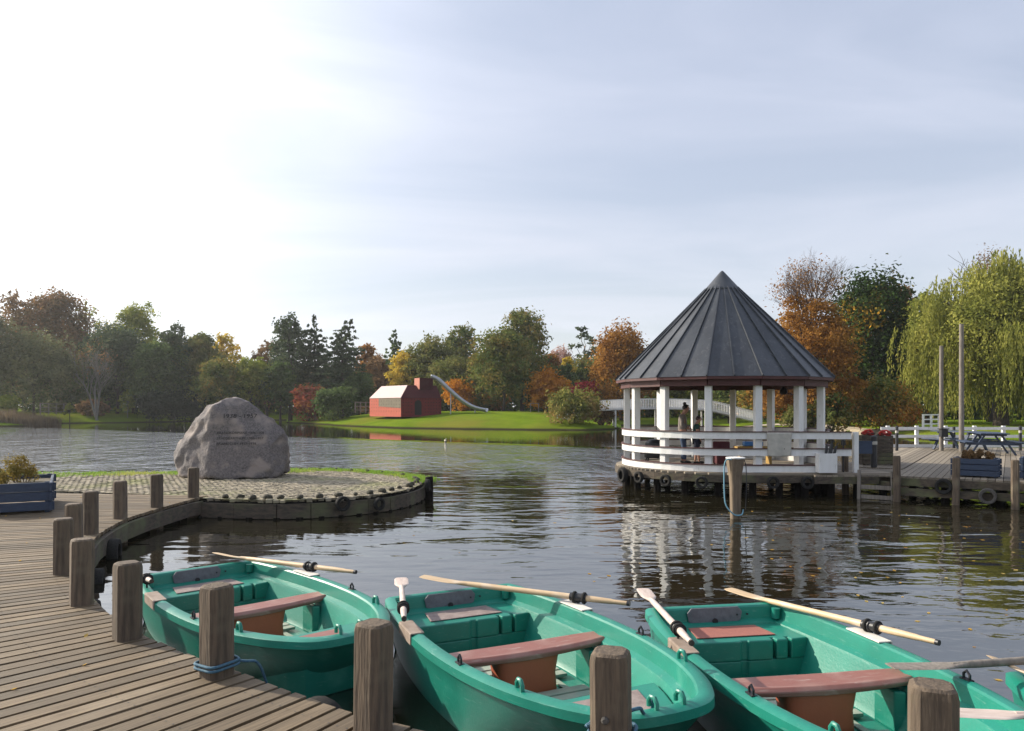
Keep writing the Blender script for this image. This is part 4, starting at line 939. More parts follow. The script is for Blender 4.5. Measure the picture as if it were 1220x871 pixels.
# (px, depth, top px, width px, kind, material, label, options)
T = [
 (15, 118, 343, 84, 'feather', 'brown', 'open brown-leaved tree at the far left edge of the photo', {'dens': .6}),
 (66, 120, 346, 108, 'broad', 'russet', 'broad rust-brown tree top at the far left, behind the big grey-green dome', {'dens': .8}),
 (40, 102, 396, 118, 'dome', 'grey', 'big grey-green dome-shaped tree behind the reeds at the left', {'trunk': .05}),
 (-40, 100, 360, 120, 'broad', 'grey', 'grey-green tree cut off by the left edge of the photo', {}),
 (102, 124, 359, 50, 'feather', 'ygreen', 'pale feathery tree between the rust-brown tree and the yellow-topped one', {'dens': .6}),
 (128, 122, 370, 40, 'bare', 'yellow', 'thin nearly bare tree poking up left of the yellow-topped tree', {'dens': .5}),
 (160, 121, 364, 74, 'broad', 'ygreen', 'yellow-topped round tree above the dark trees at the left', {}),
 (140, 112, 398, 96, 'broad', 'bluegreen', 'dark blue-green tree behind the pale bare trunks', {}),
 (115, 104, 402, 54, 'bare', 'brown', 'bare tree with pale grey trunks on the left bank', {'bark': 'palebark', 'dens': .3}),
 (206, 113, 389, 66, 'feather', 'bluegreen', 'dark feathery tree right of the yellow-topped tree', {}),
 (238, 116, 396, 66, 'broad', 'olive', 'olive green tree above the long dark hedge', {}),
 (184, 111, 415, 84, 'broad', 'dgreen', 'dark green tree just above the left end of the hedge', {}),
 (268, 121, 397, 48, 'broad', 'yellow', 'yellow-brown round tree top behind the rock', {'dens': .8}),
 (262, 106, 431, 70, 'broad', 'oakmix', 'lighter green tree left of the rock top', {}),
 (300, 109, 428, 60, 'broad', 'ygreen', 'yellowish green tree right above the rock', {}),
 (318, 119, 408, 60, 'feather', 'brown', 'thin dark brownish tree left of the spruces', {'dens': .7}),
 (334, 108, 432, 50, 'broad', 'dgreen', 'dark tree under the spruces behind the red-leaved bush', {}),
 (346, 113, 379, 78, 'feather', 'bluegreen', 'wide dark spruce, leftmost of the three spruces', {}),
 (374, 114, 379, 60, 'conifer', 'bluegreen', 'narrow pointed spruce in the middle of the three', {}),
 (407, 111, 381, 74, 'leancon', 'bluegreen', 'spruce with a bent leaning top, rightmost of the three', {'lean': 1.2}),
 (437, 126, 410, 44, 'broad', 'rust', 'rust-coloured tree right of the spruces', {}),
 (470, 130, 396, 48, 'conifer', 'dgreen', 'dark rounded pine sticking up behind the red playhouse', {}),
 (450, 117, 428, 66, 'feather', 'brown', 'greyish brown thin tree behind the left end of the playhouse', {}),
 (428, 108, 448, 46, 'broad', 'dgreen', 'dark green tree left of the playhouse', {}),
 (484, 113, 422, 52, 'broad', 'yellow', 'yellow-leaved tree right behind the playhouse roof', {}),
 (514, 112, 407, 78, 'broad', 'olive', 'olive green tree behind the playhouse chimney', {}),
 (550, 116, 391, 68, 'feather', 'oakmix', 'tall loose green-brown tree left of the big oak', {'dens': 1.1}),
 (536, 104, 432, 66, 'broad', 'olive', 'lower olive tree right above the slide', {}),
 (600, 97, 398, 98, 'broad', 'oakmix', 'big full green tree on the lawn right of the slide', {'trunk': .16}),
 (622, 107, 370, 86, 'broad', 'oakmix', 'tallest round tree of the middle, dark green and brown', {}),
 (546, 98, 447, 48, 'bush', 'orange', 'bright orange tree under the slide', {}),
 (652, 96, 446, 62, 'broad', 'orange', 'orange-brown tree right of the big green tree', {'trunk': .1}),
 (655, 112, 421, 44, 'broad', 'rust', 'rust red tree top behind the small dark green tree', {}),
 (674, 105, 434, 40, 'broad', 'dgreen', 'small dark green tree between the rust and the yellow trees', {}),
 (668, 127, 408, 34, 'bare', 'pink', 'pinkish bare-twigged tree behind the yellow tree', {'dens': 2.0}),
 (677, 114, 424, 28, 'broad', 'yellow', 'narrow bright yellow tree left of the pine', {}),
 (697, 121, 383, 46, 'pine', 'bluegreen', 'tall pine with open flat layers left of the rust dome', {'trunk': .4, 'dens': 2.2, 'bark': 'palebark'}),
 (712, 123, 398, 34, 'pine', 'grey', 'lower pine just right of the tall pine', {'trunk': .3}),
 (700, 117, 428, 52, 'broad', 'oakmix', 'green tree under the pines', {}),
 (740, 92, 387, 82, 'dome', 'rust', 'large rust-orange dome of a tree left of the pavilion roof', {'trunk': .06, 'dens': 1.7}),
 (697, 94, 447, 48, 'bush', 'crimson', 'low crimson tree left of the rust-orange dome', {}),
 (368, 101, 452, 48, 'bush', 'redorange', 'bush with red top and orange foot left of the playhouse', {}),
 (398, 97, 459, 60, 'bush', 'dgreen', 'big rounded dark green bush beside the red bush', {}),
 (790, 96, 430, 60, 'broad', 'olive', 'olive tree seen through the left side of the pavilion', {}),
 (826, 96, 440, 70, 'broad', 'ygreen', 'yellow-green trees seen in the middle of the pavilion', {'trunk': .1}),
 (868, 84, 452, 48, 'broad', 'oakmix', 'small green-brown tree at the end of the white bridge', {'trunk': .25}),
 (905, 78, 440, 60, 'broad', 'mix', 'autumn-coloured tree seen through the right side of the pavilion', {'trunk': .08}),
 (930, 84, 430, 80, 'broad', 'dgreen', 'dark green tree behind the right pavilion posts', {'trunk': .05}),
 (898, 92, 420, 60, 'broad', 'rust', 'rust tree just behind the pavilion eave', {}),
 (1040, 73, 326, 126, 'dome', 'greenorange', 'tall dark green tree with an orange-tinged top', {'trunk': .06, 'dens': 2.2, 'leaf': .19}),
 (1078, 78, 338, 50, 'broad', 'brown', 'brownish tree peeping out between the dark green tree and the willow', {'dens': .8}),
 (1090, 74, 400, 60, 'broad', 'dgreen', 'dark tree beneath the brownish one, left of the willow', {}),
 (1052, 60, 446, 92, 'bush', 'mix', 'orange and green shrub at the foot of the dark tree', {}),
 (990, 57, 466, 56, 'bush', 'oakmix', 'green shrub just left of the stacked slatted bin', {}),
 (1010, 66, 458, 60, 'bush', 'mix', 'low autumn-coloured shrub under the chestnut', {}),
 (955, 58, 484, 56, 'bush', 'olive', 'low olive bush at the pond edge behind the last pavilion post', {}),
 (1104, 68, 346, 62, 'broad', 'ygreen', 'yellow-green tree top at the left shoulder of the willow', {}),
 (1180, 72, 284, 66, 'bare', 'brown', 'thin brown-twigged tree top sticking out above the willow', {'dens': 2.5}),
 (685, 73, 463, 80, 'bush', 'bushmix', 'big yellow-green bush on the point left of the bridge', {}),
 (718, 76, 478, 36, 'bush', 'brown', 'brownish low bush at the left end of the bridge', {'dens': .6}),
 (83, 97, 479, 16, 'feather', 'ygreen', 'small sunlit young tree alone on the left lawn', {'trunk': .4}),
 (8, 93, 468, 36, 'bush', 'ygreen', 'yellow-green shrub behind the reeds at the left edge', {}),
 (152, 108, 468, 34, 'feather', 'ygreen', 'small many-stemmed tree in front of the dark hedge', {'bark': 'palebark', 'dens': .6, 'trunk': .3}),
 (112, 107, 476, 44, 'bush', 'brown', 'low brownish shrub at the foot of the bare pale tree', {}),
 (66, 110, 478, 30, 'bush', 'grey', 'low grey-green shrub left of the young lawn tree', {}),
 (655, 99, 470, 20, 'bush', 'yellow', 'small yellow bush behind the lawn right of the big green tree', {}),
 (583, 104, 468, 60, 'bush', 'mix', 'low reddish undergrowth below the big green tree', {}),
]
for i, (px, Yd, top, wpx, kind, lm, lab, opt) in enumerate(T):
    x = (px - CX) / F * Yd; z0 = float(ground_z(np.array([x]), np.array([float(Yd)]))[0]); z0 = max(z0, -.3)
    H = CZ - (top - HY) / F * Yd - z0; W = wpx / F * Yd
    nm = {'broad': 'broadleaf_tree', 'dome': 'broadleaf_tree', 'feather': 'slender_tree', 'conifer': 'spruce_tree', 'leancon': 'spruce_tree', 'pine': 'pine_tree', 'bare': 'bare_tree', 'bush': 'bush'}[kind]
    make_tree(kind, lab, (x, Yd, z0 - .05), H, W, LM[lm], 100 + i, nm, 'bush' if kind == 'bush' else 'tree', group='trees and bushes round the pond', **opt)
# rear belt of trees closing the view
rnd = random.Random(77); belt = []
kinds = [('broad', 'dgreen'), ('broad', 'grey'), ('broad', 'olive'), ('broad', 'brown')]
i = 0
for px in range(-150, 1420, 36):
    Yd = rnd.uniform(131, 139) if px < 720 else rnd.uniform(104, 118); k, lm = kinds[i % 4]; top = (404 if px < 260 else 432) + rnd.uniform(-6, 12)
    if px > 900: top = 400 + rnd.uniform(-8, 10)
    x = (px - CX) / F * Yd; H = CZ - (top - HY) / F * Yd; W = rnd.uniform(62, 80) / F * Yd
    make_tree(k, ['dark green', 'greyish green', 'olive green', 'brownish'][(i) % 4] + ' tree of the rear belt, partly hidden behind nearer trees', (x, Yd, 0), H, W, LM[lm], 400 + i, 'broadleaf_tree', 'tree', group='rear belt of trees', dens=.8, leaf=.36, trunk=.02); i += 1
# understory that closes the gaps below the crowns
def understory(name, pts, h, wd, n, lm, label, leaf, seed):
    lobes = []; r = random.Random(seed)
    for (x0, y0), (x1, y1) in zip(pts, pts[1:]):
        l = math.hypot(x1 - x0, y1 - y0); m = max(2, int(l / (wd * .7)))
        for j in range(m): t = (j + r.random()) / m; q = h * r.uniform(.75, 1.1); lobes.append((x0 + (x1 - x0) * t, y0 + (y1 - y0) * t, q * .42, wd * .62, wd * .62, q * .58))
    V, Fq = lobes_leaves(lobes, n, leaf, seed); V[:, 2] = np.maximum(V[:, 2], .0); o = npmesh(name, V, Fq, lm); return tag(o, label, 'undergrowth', kind='stuff')
understory('undergrowth', [(-130, 112), (-95, 114), (-70, 119), (-52, 126), (-45, 133), (-30, 132), (-10, 122), (15, 116), (22, 112)], 8.0, 5, 70000, LM['dgreen'], 'dark undergrowth below the distant trees', .32, 5)
understory('undergrowth', [(-190, 135), (-120, 138), (-40, 146), (40, 140), (80, 125)], 8.0, 7, 40000, LM['dgreen'], 'dark undergrowth far behind, closing the view between the tree trunks', .5, 15)
understory('undergrowth', [(14, 112), (30, 100), (50, 82), (90, 78)], 6.0, 5, 45000, LM['dgreen'], 'dark undergrowth behind the pavilion and willow', .28, 6)
# clipped dark hedge, left bank
hx0, hx1 = (166 - CX) / F * 103, (236 - CX) / F * 103
V, Fq = lobes_leaves([(hx0 + (hx1 - hx0) * t, 103 + .6 * math.sin(t * 5) + t * 6, 1.5, 1.3, 1.3, 1.75) for t in np.linspace(.08, .92, 12)], 14000, .17, 9, .2)
hedge = npmesh('hedge', V, Fq, LM['hedge']); hedge.location = (0, 0, .2); tag(hedge, 'long clipped dark hedge on the left bank', 'hedge')
# reeds at the left edge
n = 9000; r_ = np.random.RandomState(3); cx_ = r_.uniform(-71, -54.0, n); cy_ = 83 + (cx_ + 66) * .32 + r_.uniform(-3.0, 1.5, n) + 2.2; hh = r_.uniform(.9, 2.2, n) * (1 - .35 * sstep(-58, -54, cx_)); a_ = r_.rand(n) * 6.28; ln = r_.normal(0, .18, (n, 2)) * hh[:, None]
c_ = np.stack([cx_, cy_, np.full(n, -.6)], 1); wv = np.c_[np.cos(a_), np.sin(a_), np.zeros(n)] * .05; V = np.stack([c_ - wv, c_ + wv, c_ + np.c_[ln, hh]], 1).reshape(-1, 3)
M['reed'] = leafmat('reed_blade', [(.07, .055, .04), (.12, .09, .06), (.16, .12, .07)])
tag(npmesh('reeds', V, np.arange(3 * n).reshape(n, 3), M['reed']), 'brown reed bed at the left shore', 'reeds', kind='stuff')

# big chestnut right of the pavilion with a bare top
def chestnut():
    Yd = 60; x = (964 - CX) / F * Yd; H = CZ + (486 - 298) / F * Yd; rnd = random.Random(5)
    rt = thing('chestnut_tree', 'large rust-orange chestnut with a bare twiggy top right behind the pavilion', 'tree', (x, Yd, 0)); W = 9.3; lobes = []
    for i in range(26):
        t = (i + .5) / 26; a = i * 2.4; zz_ = 1.3 + 8.6 * t; env = (math.sin(math.pi * (.18 + .70 * t))) ** .8; rr = W / 2 * env * rnd.uniform(.45, .8); q = rnd.uniform(1.0, 1.7) * (1 - .3 * t); lobes.append((math.cos(a) * rr, math.sin(a) * rr, zz_, q, q, q * .8))
    lobes.append((0, 0, 5.2, 3.0, 3.0, 3.6))
    V, Fq = lobes_leaves(lobes, 30000, .12, 21, .17); npmesh('crown', V, Fq, LM['rust'], rt)
    V, Fq = lobes_leaves([(-1.4, 0, 10.6, 2.0, 2, 1.3), (1.3, 0, 10.9, 1.8, 2, 1.2), (0, 0, 12.0, 2.2, 2, 1.4)], 1700, .08, 22, .12, 4, .2); npmesh('sparse_top_leaves', V, Fq, LM['rust'], rt)
    g = MB(); g.tube([(0, 0, -.5), (.1, 0, 2), (-.1, 0, 5), (0, 0, 8.4)], [.42, .33, .26, .14], 9, False)
    for l in lobes[::2]: limb(g, (0, 0, max(1.5, l[2] * .6)), l[:3], .13, .03, .3, rnd)
    for k in range(9):
        a = k * .7; d = Vector((math.cos(a) * .55, math.sin(a) * .55, 1)).normalized(); twigs(g, Vector((0, 0, 7.2 + k * .14)), d, 1.75, .07, 5, rnd, .12)
    g.build('trunk', M['twig'], rt, smooth=60)
chestnut()

# weeping willow
def willow():
    Yd = 62; x = (1192 - CX) / F * Yd; H = CZ + (486 - 296) / F * Yd; rnd = random.Random(8); rs_ = np.random.RandomState(8)
    rt = thing('weeping_willow', 'large weeping willow with long yellow-green curtains at the right edge', 'tree', (x, Yd, 0)); W = 17.0
    g = MB(); g.tube([(0, 0, -.5), (.1, 0, 2), (.3, 0, 4.5), (.2, 0, 7.5), (0, 0, 10.5)], [.65, .5, .42, .3, .12], 9, False)
    tips = []
    for k in range(30):
        a = k * 2.4; t = k / 30; R0 = W / 2 * (1 - .80 * t ** 1.6) * rnd.uniform(.55, .95); z1 = 4.9 + (H - 5.2) * t ** .8 + rnd.uniform(-.5, .3)
        e = (math.cos(a) * R0, math.sin(a) * R0, z1); pts = limb(g, (0.1, 0, 2.5 + 5.5 * t), e, .15, .03, .6, rnd, 8); tips += [(p, R0) for p in pts[3:]]
    g.build('trunk', M['bark'], rt, smooth=60)
    Vs = []; Cc = []; Nn = []
    tp = np.array([tuple(p) for p, _ in tips]); ns = 3000
    k = rs_.randint(0, len(tp), ns); st = tp[k] + rs_.normal(0, .55, (ns, 3)) * np.array([1, 1, .5]); 
    rad = np.hypot(st[:, 0], st[:, 1]); ln = np.minimum(st[:, 2] - .1 - rs_.rand(ns) * 1.4, rs_.uniform(1.8, 6.2, ns)) ; ln = np.maximum(ln, .6)
    per = 26; t = (np.arange(per) + .5) / per
    out_ = st[:, :2] / (rad[:, None] + .1)
    bow = rs_.uniform(.1, .8, ns); sw = rs_.normal(0, .25, (ns, 2))
    for j in range(per):
        tt = t[j]; c = st.copy(); c[:, :2] += out_ * (bow * math.sin(tt * 2.0) * .8)[:, None] + sw * tt; c[:, 2] += .25 * math.sin(tt * 3.1) - ln * tt
        c += rs_.normal(0, .055, c.shape); Cc.append(c)
    c = np.concatenate(Cc); n = len(c); nm = rs_.normal(0, 1, (n, 3)); nm[:, 2] *= .2; nm /= np.linalg.norm(nm, axis=1)[:, None]
    # blades hang down: long axis vertical
    tdir = np.c_[rs_.normal(0, .22, (n, 2)), -np.ones(n)]; tdir /= np.linalg.norm(tdir, axis=1)[:, None]; bdir = np.cross(nm, tdir); bdir /= np.linalg.norm(bdir, axis=1)[:, None] + 1e-9
    s = rs_.uniform(.12, .24, n)[:, None]; V = np.stack([c - tdir * s, c - bdir * s * .26, c + tdir * s, c + bdir * s * .26], 1).reshape(-1, 3)
    npmesh('crown', V, np.arange(4 * n).reshape(n, 4), LM['willow'], rt)
    lob = [(math.cos(q) * W * .25, math.sin(q) * W * .25, 7.2, 2.8, 2.8, 3.4) for q in (0, 1.3, 2.6, 3.9, 5.2)] + [(0, 0, 10.5, 4, 4, 2.4), (0, 0, 5.5, 4, 4, 3.0)]
    V, Fq = lobes_leaves(lob, 26000, .13, 31, .15); npmesh('inner_foliage', V, Fq, LM['willow'], rt)
willow()

# planting in the planters
def plant_in(label, loc, H, W, lm, seed, D=None, leaf=.02, n=3500):
    rt = thing('potted_shrub', label, 'shrub', loc); r = random.Random(seed); lobes = []
    for i in range(9): q = r.uniform(.16, .26) * H; lobes.append((r.uniform(-.4, .4) * W, r.uniform(-.4, .4) * (D or W), H * r.uniform(.3, .8), q, q, q * 1.2))
    V, Fq = lobes_leaves(lobes, n, leaf, seed, .25); npmesh('foliage', V, Fq, lm, rt)
    g = MB()
    for l in lobes: g.tube([(l[0] * .5, l[1] * .5, -.05), (l[0] * .8, l[1] * .8, l[2] * .6), l[:3]], [.008, .006, .003], 4, False)
    g.build('stems', M['twig'], rt); return rt
pc = cen
plant_in('yellowing feathery shrub growing in the left planter, nearer its far end', pc + Vector((-.06, .12, .33)), .46, .34, LM['mixy'], 1, .34, .016, 2600)
plant_in('yellow-brown shrub growing in the left planter at the edge of the photo', pc + Vector((-.02, -.46, .33)), .30, .30, LM['mixy'], 2, .3, .016, 2000)
# ================================================================ pavilion
PC = Vector((5.59, 20.1, 0)); TH0 = R(-105.7 - 6.9); NP = 14
def pol(r, a, z=0.0): return Vector((r * math.cos(a), r * math.sin(a), z))
pav = thing('pavilion', 'round white timber pavilion with a pointed dark zinc roof standing on the water', 'pavilion', PC)
g = MB(); ang = [TH0 + k * 2 * math.pi / NP for k in range(NP)]
EV, ER, CR, CZ2 = 2.24, 2.81, .42, 4.66
b = len(g.v)
for z, r in ((EV, ER), (CZ2, CR), (CZ2 - .05, CR - .06), (EV - .03, ER - .1)):
    for a in ang: g.v.append(pol(r, a, z))
for l in range(3):
    for k in range(NP): g.f.append((l * NP + k, l * NP + (k + 1) % NP, (l + 1) * NP + (k + 1) % NP, (l + 1) * NP + k))
for k in range(NP): g.f.append((3 * NP + k, 3 * NP + (k + 1) % NP, (k + 1) % NP, k))
rf = g.build('roof', M['zinc'], pav)
for k in range(2 * NP):
    a = TH0 + k * math.pi / NP; rr = 1.0 if k % 2 == 0 else math.cos(math.pi / NP); g = MB()
    p0, p1 = pol(ER * rr + .01, a, EV + .012), pol(CR * rr, a, CZ2 + .012); g.bar(p0, p1, .028, .05, up=pol(1, a, 1.2)); g.build('standing_seam', M['zinc'], rf)
g = MB(); g.lathe([(.47, 4.60), (.475, 4.63), (.30, 4.83), (.12, 5.04), (.04, 5.13), (.005, 5.15)], 28); g.build('roof_cap', M['zinc'], pav, smooth=35)
for nm, r0, z0, z1, m in (('eave_board', ER - .03, EV - .07, EV - .004, 'redcap'), ('eave_plate', 2.62, EV - .22, EV - .05, 'redcap')):
    g = MB()
    for k in range(NP): g.bar(pol(r0, ang[k], (z0 + z1) / 2), pol(r0, ang[(k + 1) % NP], (z0 + z1) / 2), .035 if nm[5] == 'b' else .10, z1 - z0)
    g.build(nm, M[m], pav)
g = MB()
for k in range(NP): g.quad(pol(ER - .06, ang[k], EV - .06), pol(ER - .06, ang[(k + 1) % NP], EV - .06), pol(.05, ang[(k + 1) % NP], EV + .05), pol(.05, ang[k], EV + .05))
M['ceil'] = mat('dark_ceiling', (0.16, 0.10, 0.06), None, 3, 0.8); g.build('ceiling', M['ceil'], pav)
for k in range(NP):
    g = MB(); p = pol(2.50, ang[k]); g.box((p.x, p.y, (EV - .2) / 2), (.165, .165, EV - .2), ang[k]); g.build('post', M['white'], pav, bevel=.012)
# ring rails: three boards with a red-brown cap, open on the dock side
a0, a1 = R(-90), R(-90) - R(300)
RR = 2.62
for zc, cap_ in ((.855, 1), (.465, 1), (.085, 1)):
    ar = MB(); cp = MB(); n = 50
    path = [Vector((RR * math.cos(a0 + (a1 - a0) * i / n), RR * math.sin(a0 + (a1 - a0) * i / n), 0)) for i in range(n + 1)]
    path = [Vector((2.25 if zc > .2 else 1.42, -RR - .02, 0)), Vector((1.1, -RR - .01, 0))] + path
    for p, q in zip(path, path[1:]):
        e = (q - p).normalized() * .004
        ar.bar(p - e + Vector((0, 0, zc)), q + e + Vector((0, 0, zc)), .035, .155); cp.bar(p - e + Vector((0, 0, zc + .089)), q + e + Vector((0, 0, zc + .089)), .085, .022)
    ro = ar.build('rail', M['white'], pav); cp.build('rail_cap', M['redcap'], ro)
# floor
g = MB(); random.seed(6); y = -2.76
while y < 2.75:
    xl = -math.sqrt(max(0.01, 2.78 ** 2 - (y + .05) ** 2)); xr = 3.15 if y < 0.4 else math.sqrt(max(.01, 2.78 ** 2 - (y + .05) ** 2)) 
    g.plank((xl, y, -.004), (xr, y, -.004), (xr, y + .118, -.004), (xl, y + .118, -.004), .04); y += .13
g.build('floor', M['dock'], pav, fix=False)
g = MB(); n = 40
for rr_, z0, h_ in ((2.76, -.13, .17),):
    pth = [Vector((3.15, -2.80, 0)), Vector((1.2, -2.79, 0))] + [pol(rr_ + .03, R(-90) - R(330) * i / n) for i in range(n + 1)]
    for p, q in zip(pth, pth[1:]): g.bar(p + Vector((0, 0, z0)), q + Vector((0, 0, z0)), .06, h_)
g.build('floor_beam', M['beam'], pav)
g = MB()
for k in range(0, 20): p = pol(2.55, R(-90) - R(17.5 * k)); g.tube([(p.x, p.y, -1.7), (p.x, p.y, -.05)], .09, 8)
for k in range(5): g.tube([(.6 + k * .6, -2.6, -1.7), (.6 + k * .6, -2.6, -.05)], .09, 8)
g.build('piles', M['wetshade'], pav)
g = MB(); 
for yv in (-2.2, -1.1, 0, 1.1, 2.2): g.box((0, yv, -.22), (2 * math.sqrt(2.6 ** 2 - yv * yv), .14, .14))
g.build('under_beams', M['wetshade'], pav)
# hanging lamps inside
for (x, y, zl) in ((-1.75, -1.0, 1.95), (1.15, -1.35, 1.98)):
    lt = MB(); lt.tube([(x, y, 2.25), (x, y, zl)], .008, 6); lt.lathe([(.03, zl + .04), (.085, zl - .02), (.10, zl - .10), (.05, zl - .15)], 14, (x, y, 0))
    o = lt.build('hanging_lamp', M['black'] if x > 0 else M['cloth'], smooth=40); o.location = PC
    tag(o, 'small dark lamp hanging under the right side of the pavilion roof' if x > 0 else 'small pale lamp hanging under the left side of the pavilion roof', 'lamp')
for k, (px, zz_, m) in enumerate(((742, -.2, 'rubber'), (761, -.2, 'rubber'), (793, -.22, 'rubber'), (836, -.22, 'rubber'), (921, -.2, 'rubber'), (962, -.2, 'rubber'))):
    tx = (px - CX) / F
    if px < 860:
        # intersect the view direction with the floor circle front
        A = tx * tx + 1; B = -2 * (tx * PC.x + PC.y); Cc_ = PC.x ** 2 + PC.y ** 2 - 2.93 ** 2; D = max(0.0, B * B - 4 * A * Cc_); Yq = (-B - math.sqrt(D)) / (2 * A); p = Vector((tx * Yq, Yq)); a = math.atan2(p.y - PC.y, p.x - PC.x) - math.pi / 2
    else: p = Vector((tx * 17.18, 17.18)); a = math.pi
    tyre('tyre', .19 if k == 0 else .14, ['black tyre at the far left side of the pavilion floor', 'black tyre on the pavilion floor, second from the left', 'black tyre with pale rim dust, third from the left below the pavilion', 'black tyre below the pavilion left of the standing mooring pile', 'dark tyre below the white cloth on the pavilion rail', 'dark tyre below the right end of the pavilion rails'][k], (p.x, p.y, zz_), a, m, 0, 'tyres on the pavilion floor edge')
# white cloth over the top rail
g = MB(); x0, x1 = (914 - CX) / F * 17.4 - PC.x, (944 - CX) / F * 17.4 - PC.x; nx_, nz_ = 14, 16; yf = -RR - .05
for j in range(nz_ + 1):
    for i in range(nx_ + 1):
        u = i / nx_; v = j / nz_; z = .962 - .60 * v * (1 - .10 * abs(u - .45)); yy_ = yf - .012 + .02 * math.sin(u * 9 + v * 2) * v; xx_ = x0 + (x1 - x0) * (u * (1 - .10 * v) + .05 * v)
        g.v.append(Vector((xx_, yy_ if j > 0 else yf + .09, z + (0.004 if j == 0 else 0))))
for j in range(nz_):
    for i in range(nx_): k = j * (nx_ + 1) + i; g.f.append((k, k + 1, k + nx_ + 2, k + nx_ + 1))
o = g.build('cloth', M['cloth'], smooth=80); o.location = PC; sm = o.modifiers.new('thick', 'SOLIDIFY'); sm.thickness = .006
tag(o, 'off-white cloth hung over the top pavilion rail at the right', 'cloth')

# things standing on the pavilion floor
def simple(name, label, cat, loc, parts, rz=0, group=None):
    rt = thing(name, label, cat, loc, rz, group)
    for nm, mb, m, kw in parts: mb.build(nm, M[m], rt, **kw)
    return rt
g = MB(); g.box((0, 0, .16), (.44, .4, .32)); g2 = MB(); g2.box((0, .17, .42), (.44, .08, .30)); g3 = MB()
for sx in (-1, 1):
    for sy in (-1, 1): g3.box((sx * .18, sy * .16, .0), (.04, .04, .06))
simple('stool', 'dark red upholstered seat on the pavilion floor, right of the boy', 'seat', (5.45, 19.5, .06), [('seat', g, 'darkred', {'bevel': .03}), ('backrest', g2, 'darkred', {'bevel': .03}), ('feet', g3, 'black', {})])
g = MB(); g.box((0, 0, .30), (.5, .35, .30)); g2 = MB(); g2.lathe([(.26, .45), (.25, .56), (.15, .64), (.02, .66)], 16); g3 = MB()
for sx in (-1, 1):
    for sy in (-1, 1): g3.bar((sx * .18, sy * .12, .16), (sx * .24, sy * .17, 0), .03, .03)
simple('barbecue', 'black lidded barrel on legs at the left side inside the pavilion', 'barbecue', (3.85, 20.4, .0), [('body', g, 'black', {'bevel': .03}), ('lid', g2, 'black', {'smooth': 40}), ('legs', g3, 'black', {})])
g = MB(); g.prism([(-.5, -.2), (.5, -.2), (.5, .2), (-.5, .2)], .42, .47); g2 = MB()
for sx in (-1, 1): g2.box((sx * .4, 0, .21), (.05, .34, .42))
M['ochre'] = mat('ochre_wood', (0.42, 0.27, 0.07), (0.36, 0.22, 0.06), 4, .7)
simple('bench', 'low yellowish wooden bench in the middle of the pavilion', 'bench', (6.5, 20.3, 0), [('seat', g, 'ochre', {'bevel': .005}), ('legs', g2, 'ochre', {})])
M['blue'] = mat('blue_plastic', (0.05, 0.22, 0.55), None, 4, .5)
g = MB(); g.box((0, 0, .07), (.5, .22, .12)); g2 = MB(); g2.tube([(-.18, 0, .12), (-.18, 0, .2), (.18, 0, .2), (.18, 0, .12)], .012, 6)
simple('toolbox', 'small blue box on the bench inside the pavilion', 'box', (6.45, 20.25, .472), [('body', g, 'blue', {'bevel': .02}), ('handle', g2, 'black', {})])

# ================================================================ right-hand dock
O = Vector((8.45, 16.75, 0)); U = Vector((.835, -.55, 0)); Vv = Vector((.55, .835, 0)); YB = 28.75
def dk(u, v, z=0.0): return O + U * u + Vv * v + Vector((0, 0, z))
random.seed(12); g = MB(); u = -1.55
while u < 11.5:
    v0 = 2.3 if u < -.08 else -.02 - random.uniform(0, .02)
    if -.08 <= u < 0: u = 0.0
    e = 0.125; 
    vend = min(15.5, (YB - O.y - U.y * u) / Vv.y)
    dz = random.uniform(-.004, 0); g.plank(dk(u, v0, dz), dk(u, vend, dz), dk(u + e, vend, dz), dk(u + e, v0, dz), .045); u += .137
tag(g.build('dock', M['dock'], fix=False), 'grey timber dock with boards running away from the water, right of the pavilion', kind='structure')
# step-down landing between pavilion and dock
g = MB(); random.seed(2); k = 0; x = 6.9
while x < 9.7:
    dz = -.03; yn = 17.18 if x < 8.25 else 17.18 - (x - 8.25) * .3; yfar = 19.6
    g.plank((x, yn, dz), (x, yfar, dz), (x + .12, yfar, dz), (x + .12, yn, dz), .04); x += .132
tag(g.build('landing', M['dock'], fix=False), 'short timber landing joining the pavilion and the dock', kind='structure')
g = MB(); fr = [(dk(0, -.03), dk(11.4, -.03))]
for z, th, h_, o_ in ((-.12, .07, .16, 0), (-.34, .08, .16, .02)):
    g.bar(dk(-.02, -.05 - o_, z), dk(11.4, -.05 - o_, z), th, h_)
g.bar(dk(0, -.02, -.2), dk(0, 2.2, -.2), .07, .3); g.bar((6.88, 17.2, -.15), (8.35, 17.2, -.15), .05, .16)
g.bar((8.4, 17.35, -.22), dk(0.02, 0.1, -.22), .06, .12)
tag(g.build('dock_front_beams', M['beam']), 'dark weathered beams along the dock front', kind='structure')
g = MB()
for k in range(12):
    for v in (.15, 4, 8, 11.5): p = dk(k * 1.0, v); g.tube([(p.x, p.y, -1.7), (p.x, p.y, -.06)], .09, 8)
for k in range(6): p = dk(0, .0 + k * .0); 
tag(g.build('dock_piles', M['wetshade']), 'piles carrying the dock', kind='structure')
g = MB()
for v in (.4, 2, 4, 6, 8, 10, 12): g.bar(dk(-1.4 if v > 2.3 else 0, v, -.13), dk(11.3, v, -.13), .1, .16)
tag(g.build('dock_joists', M['wetshade']), 'joists below the dock', kind='structure')
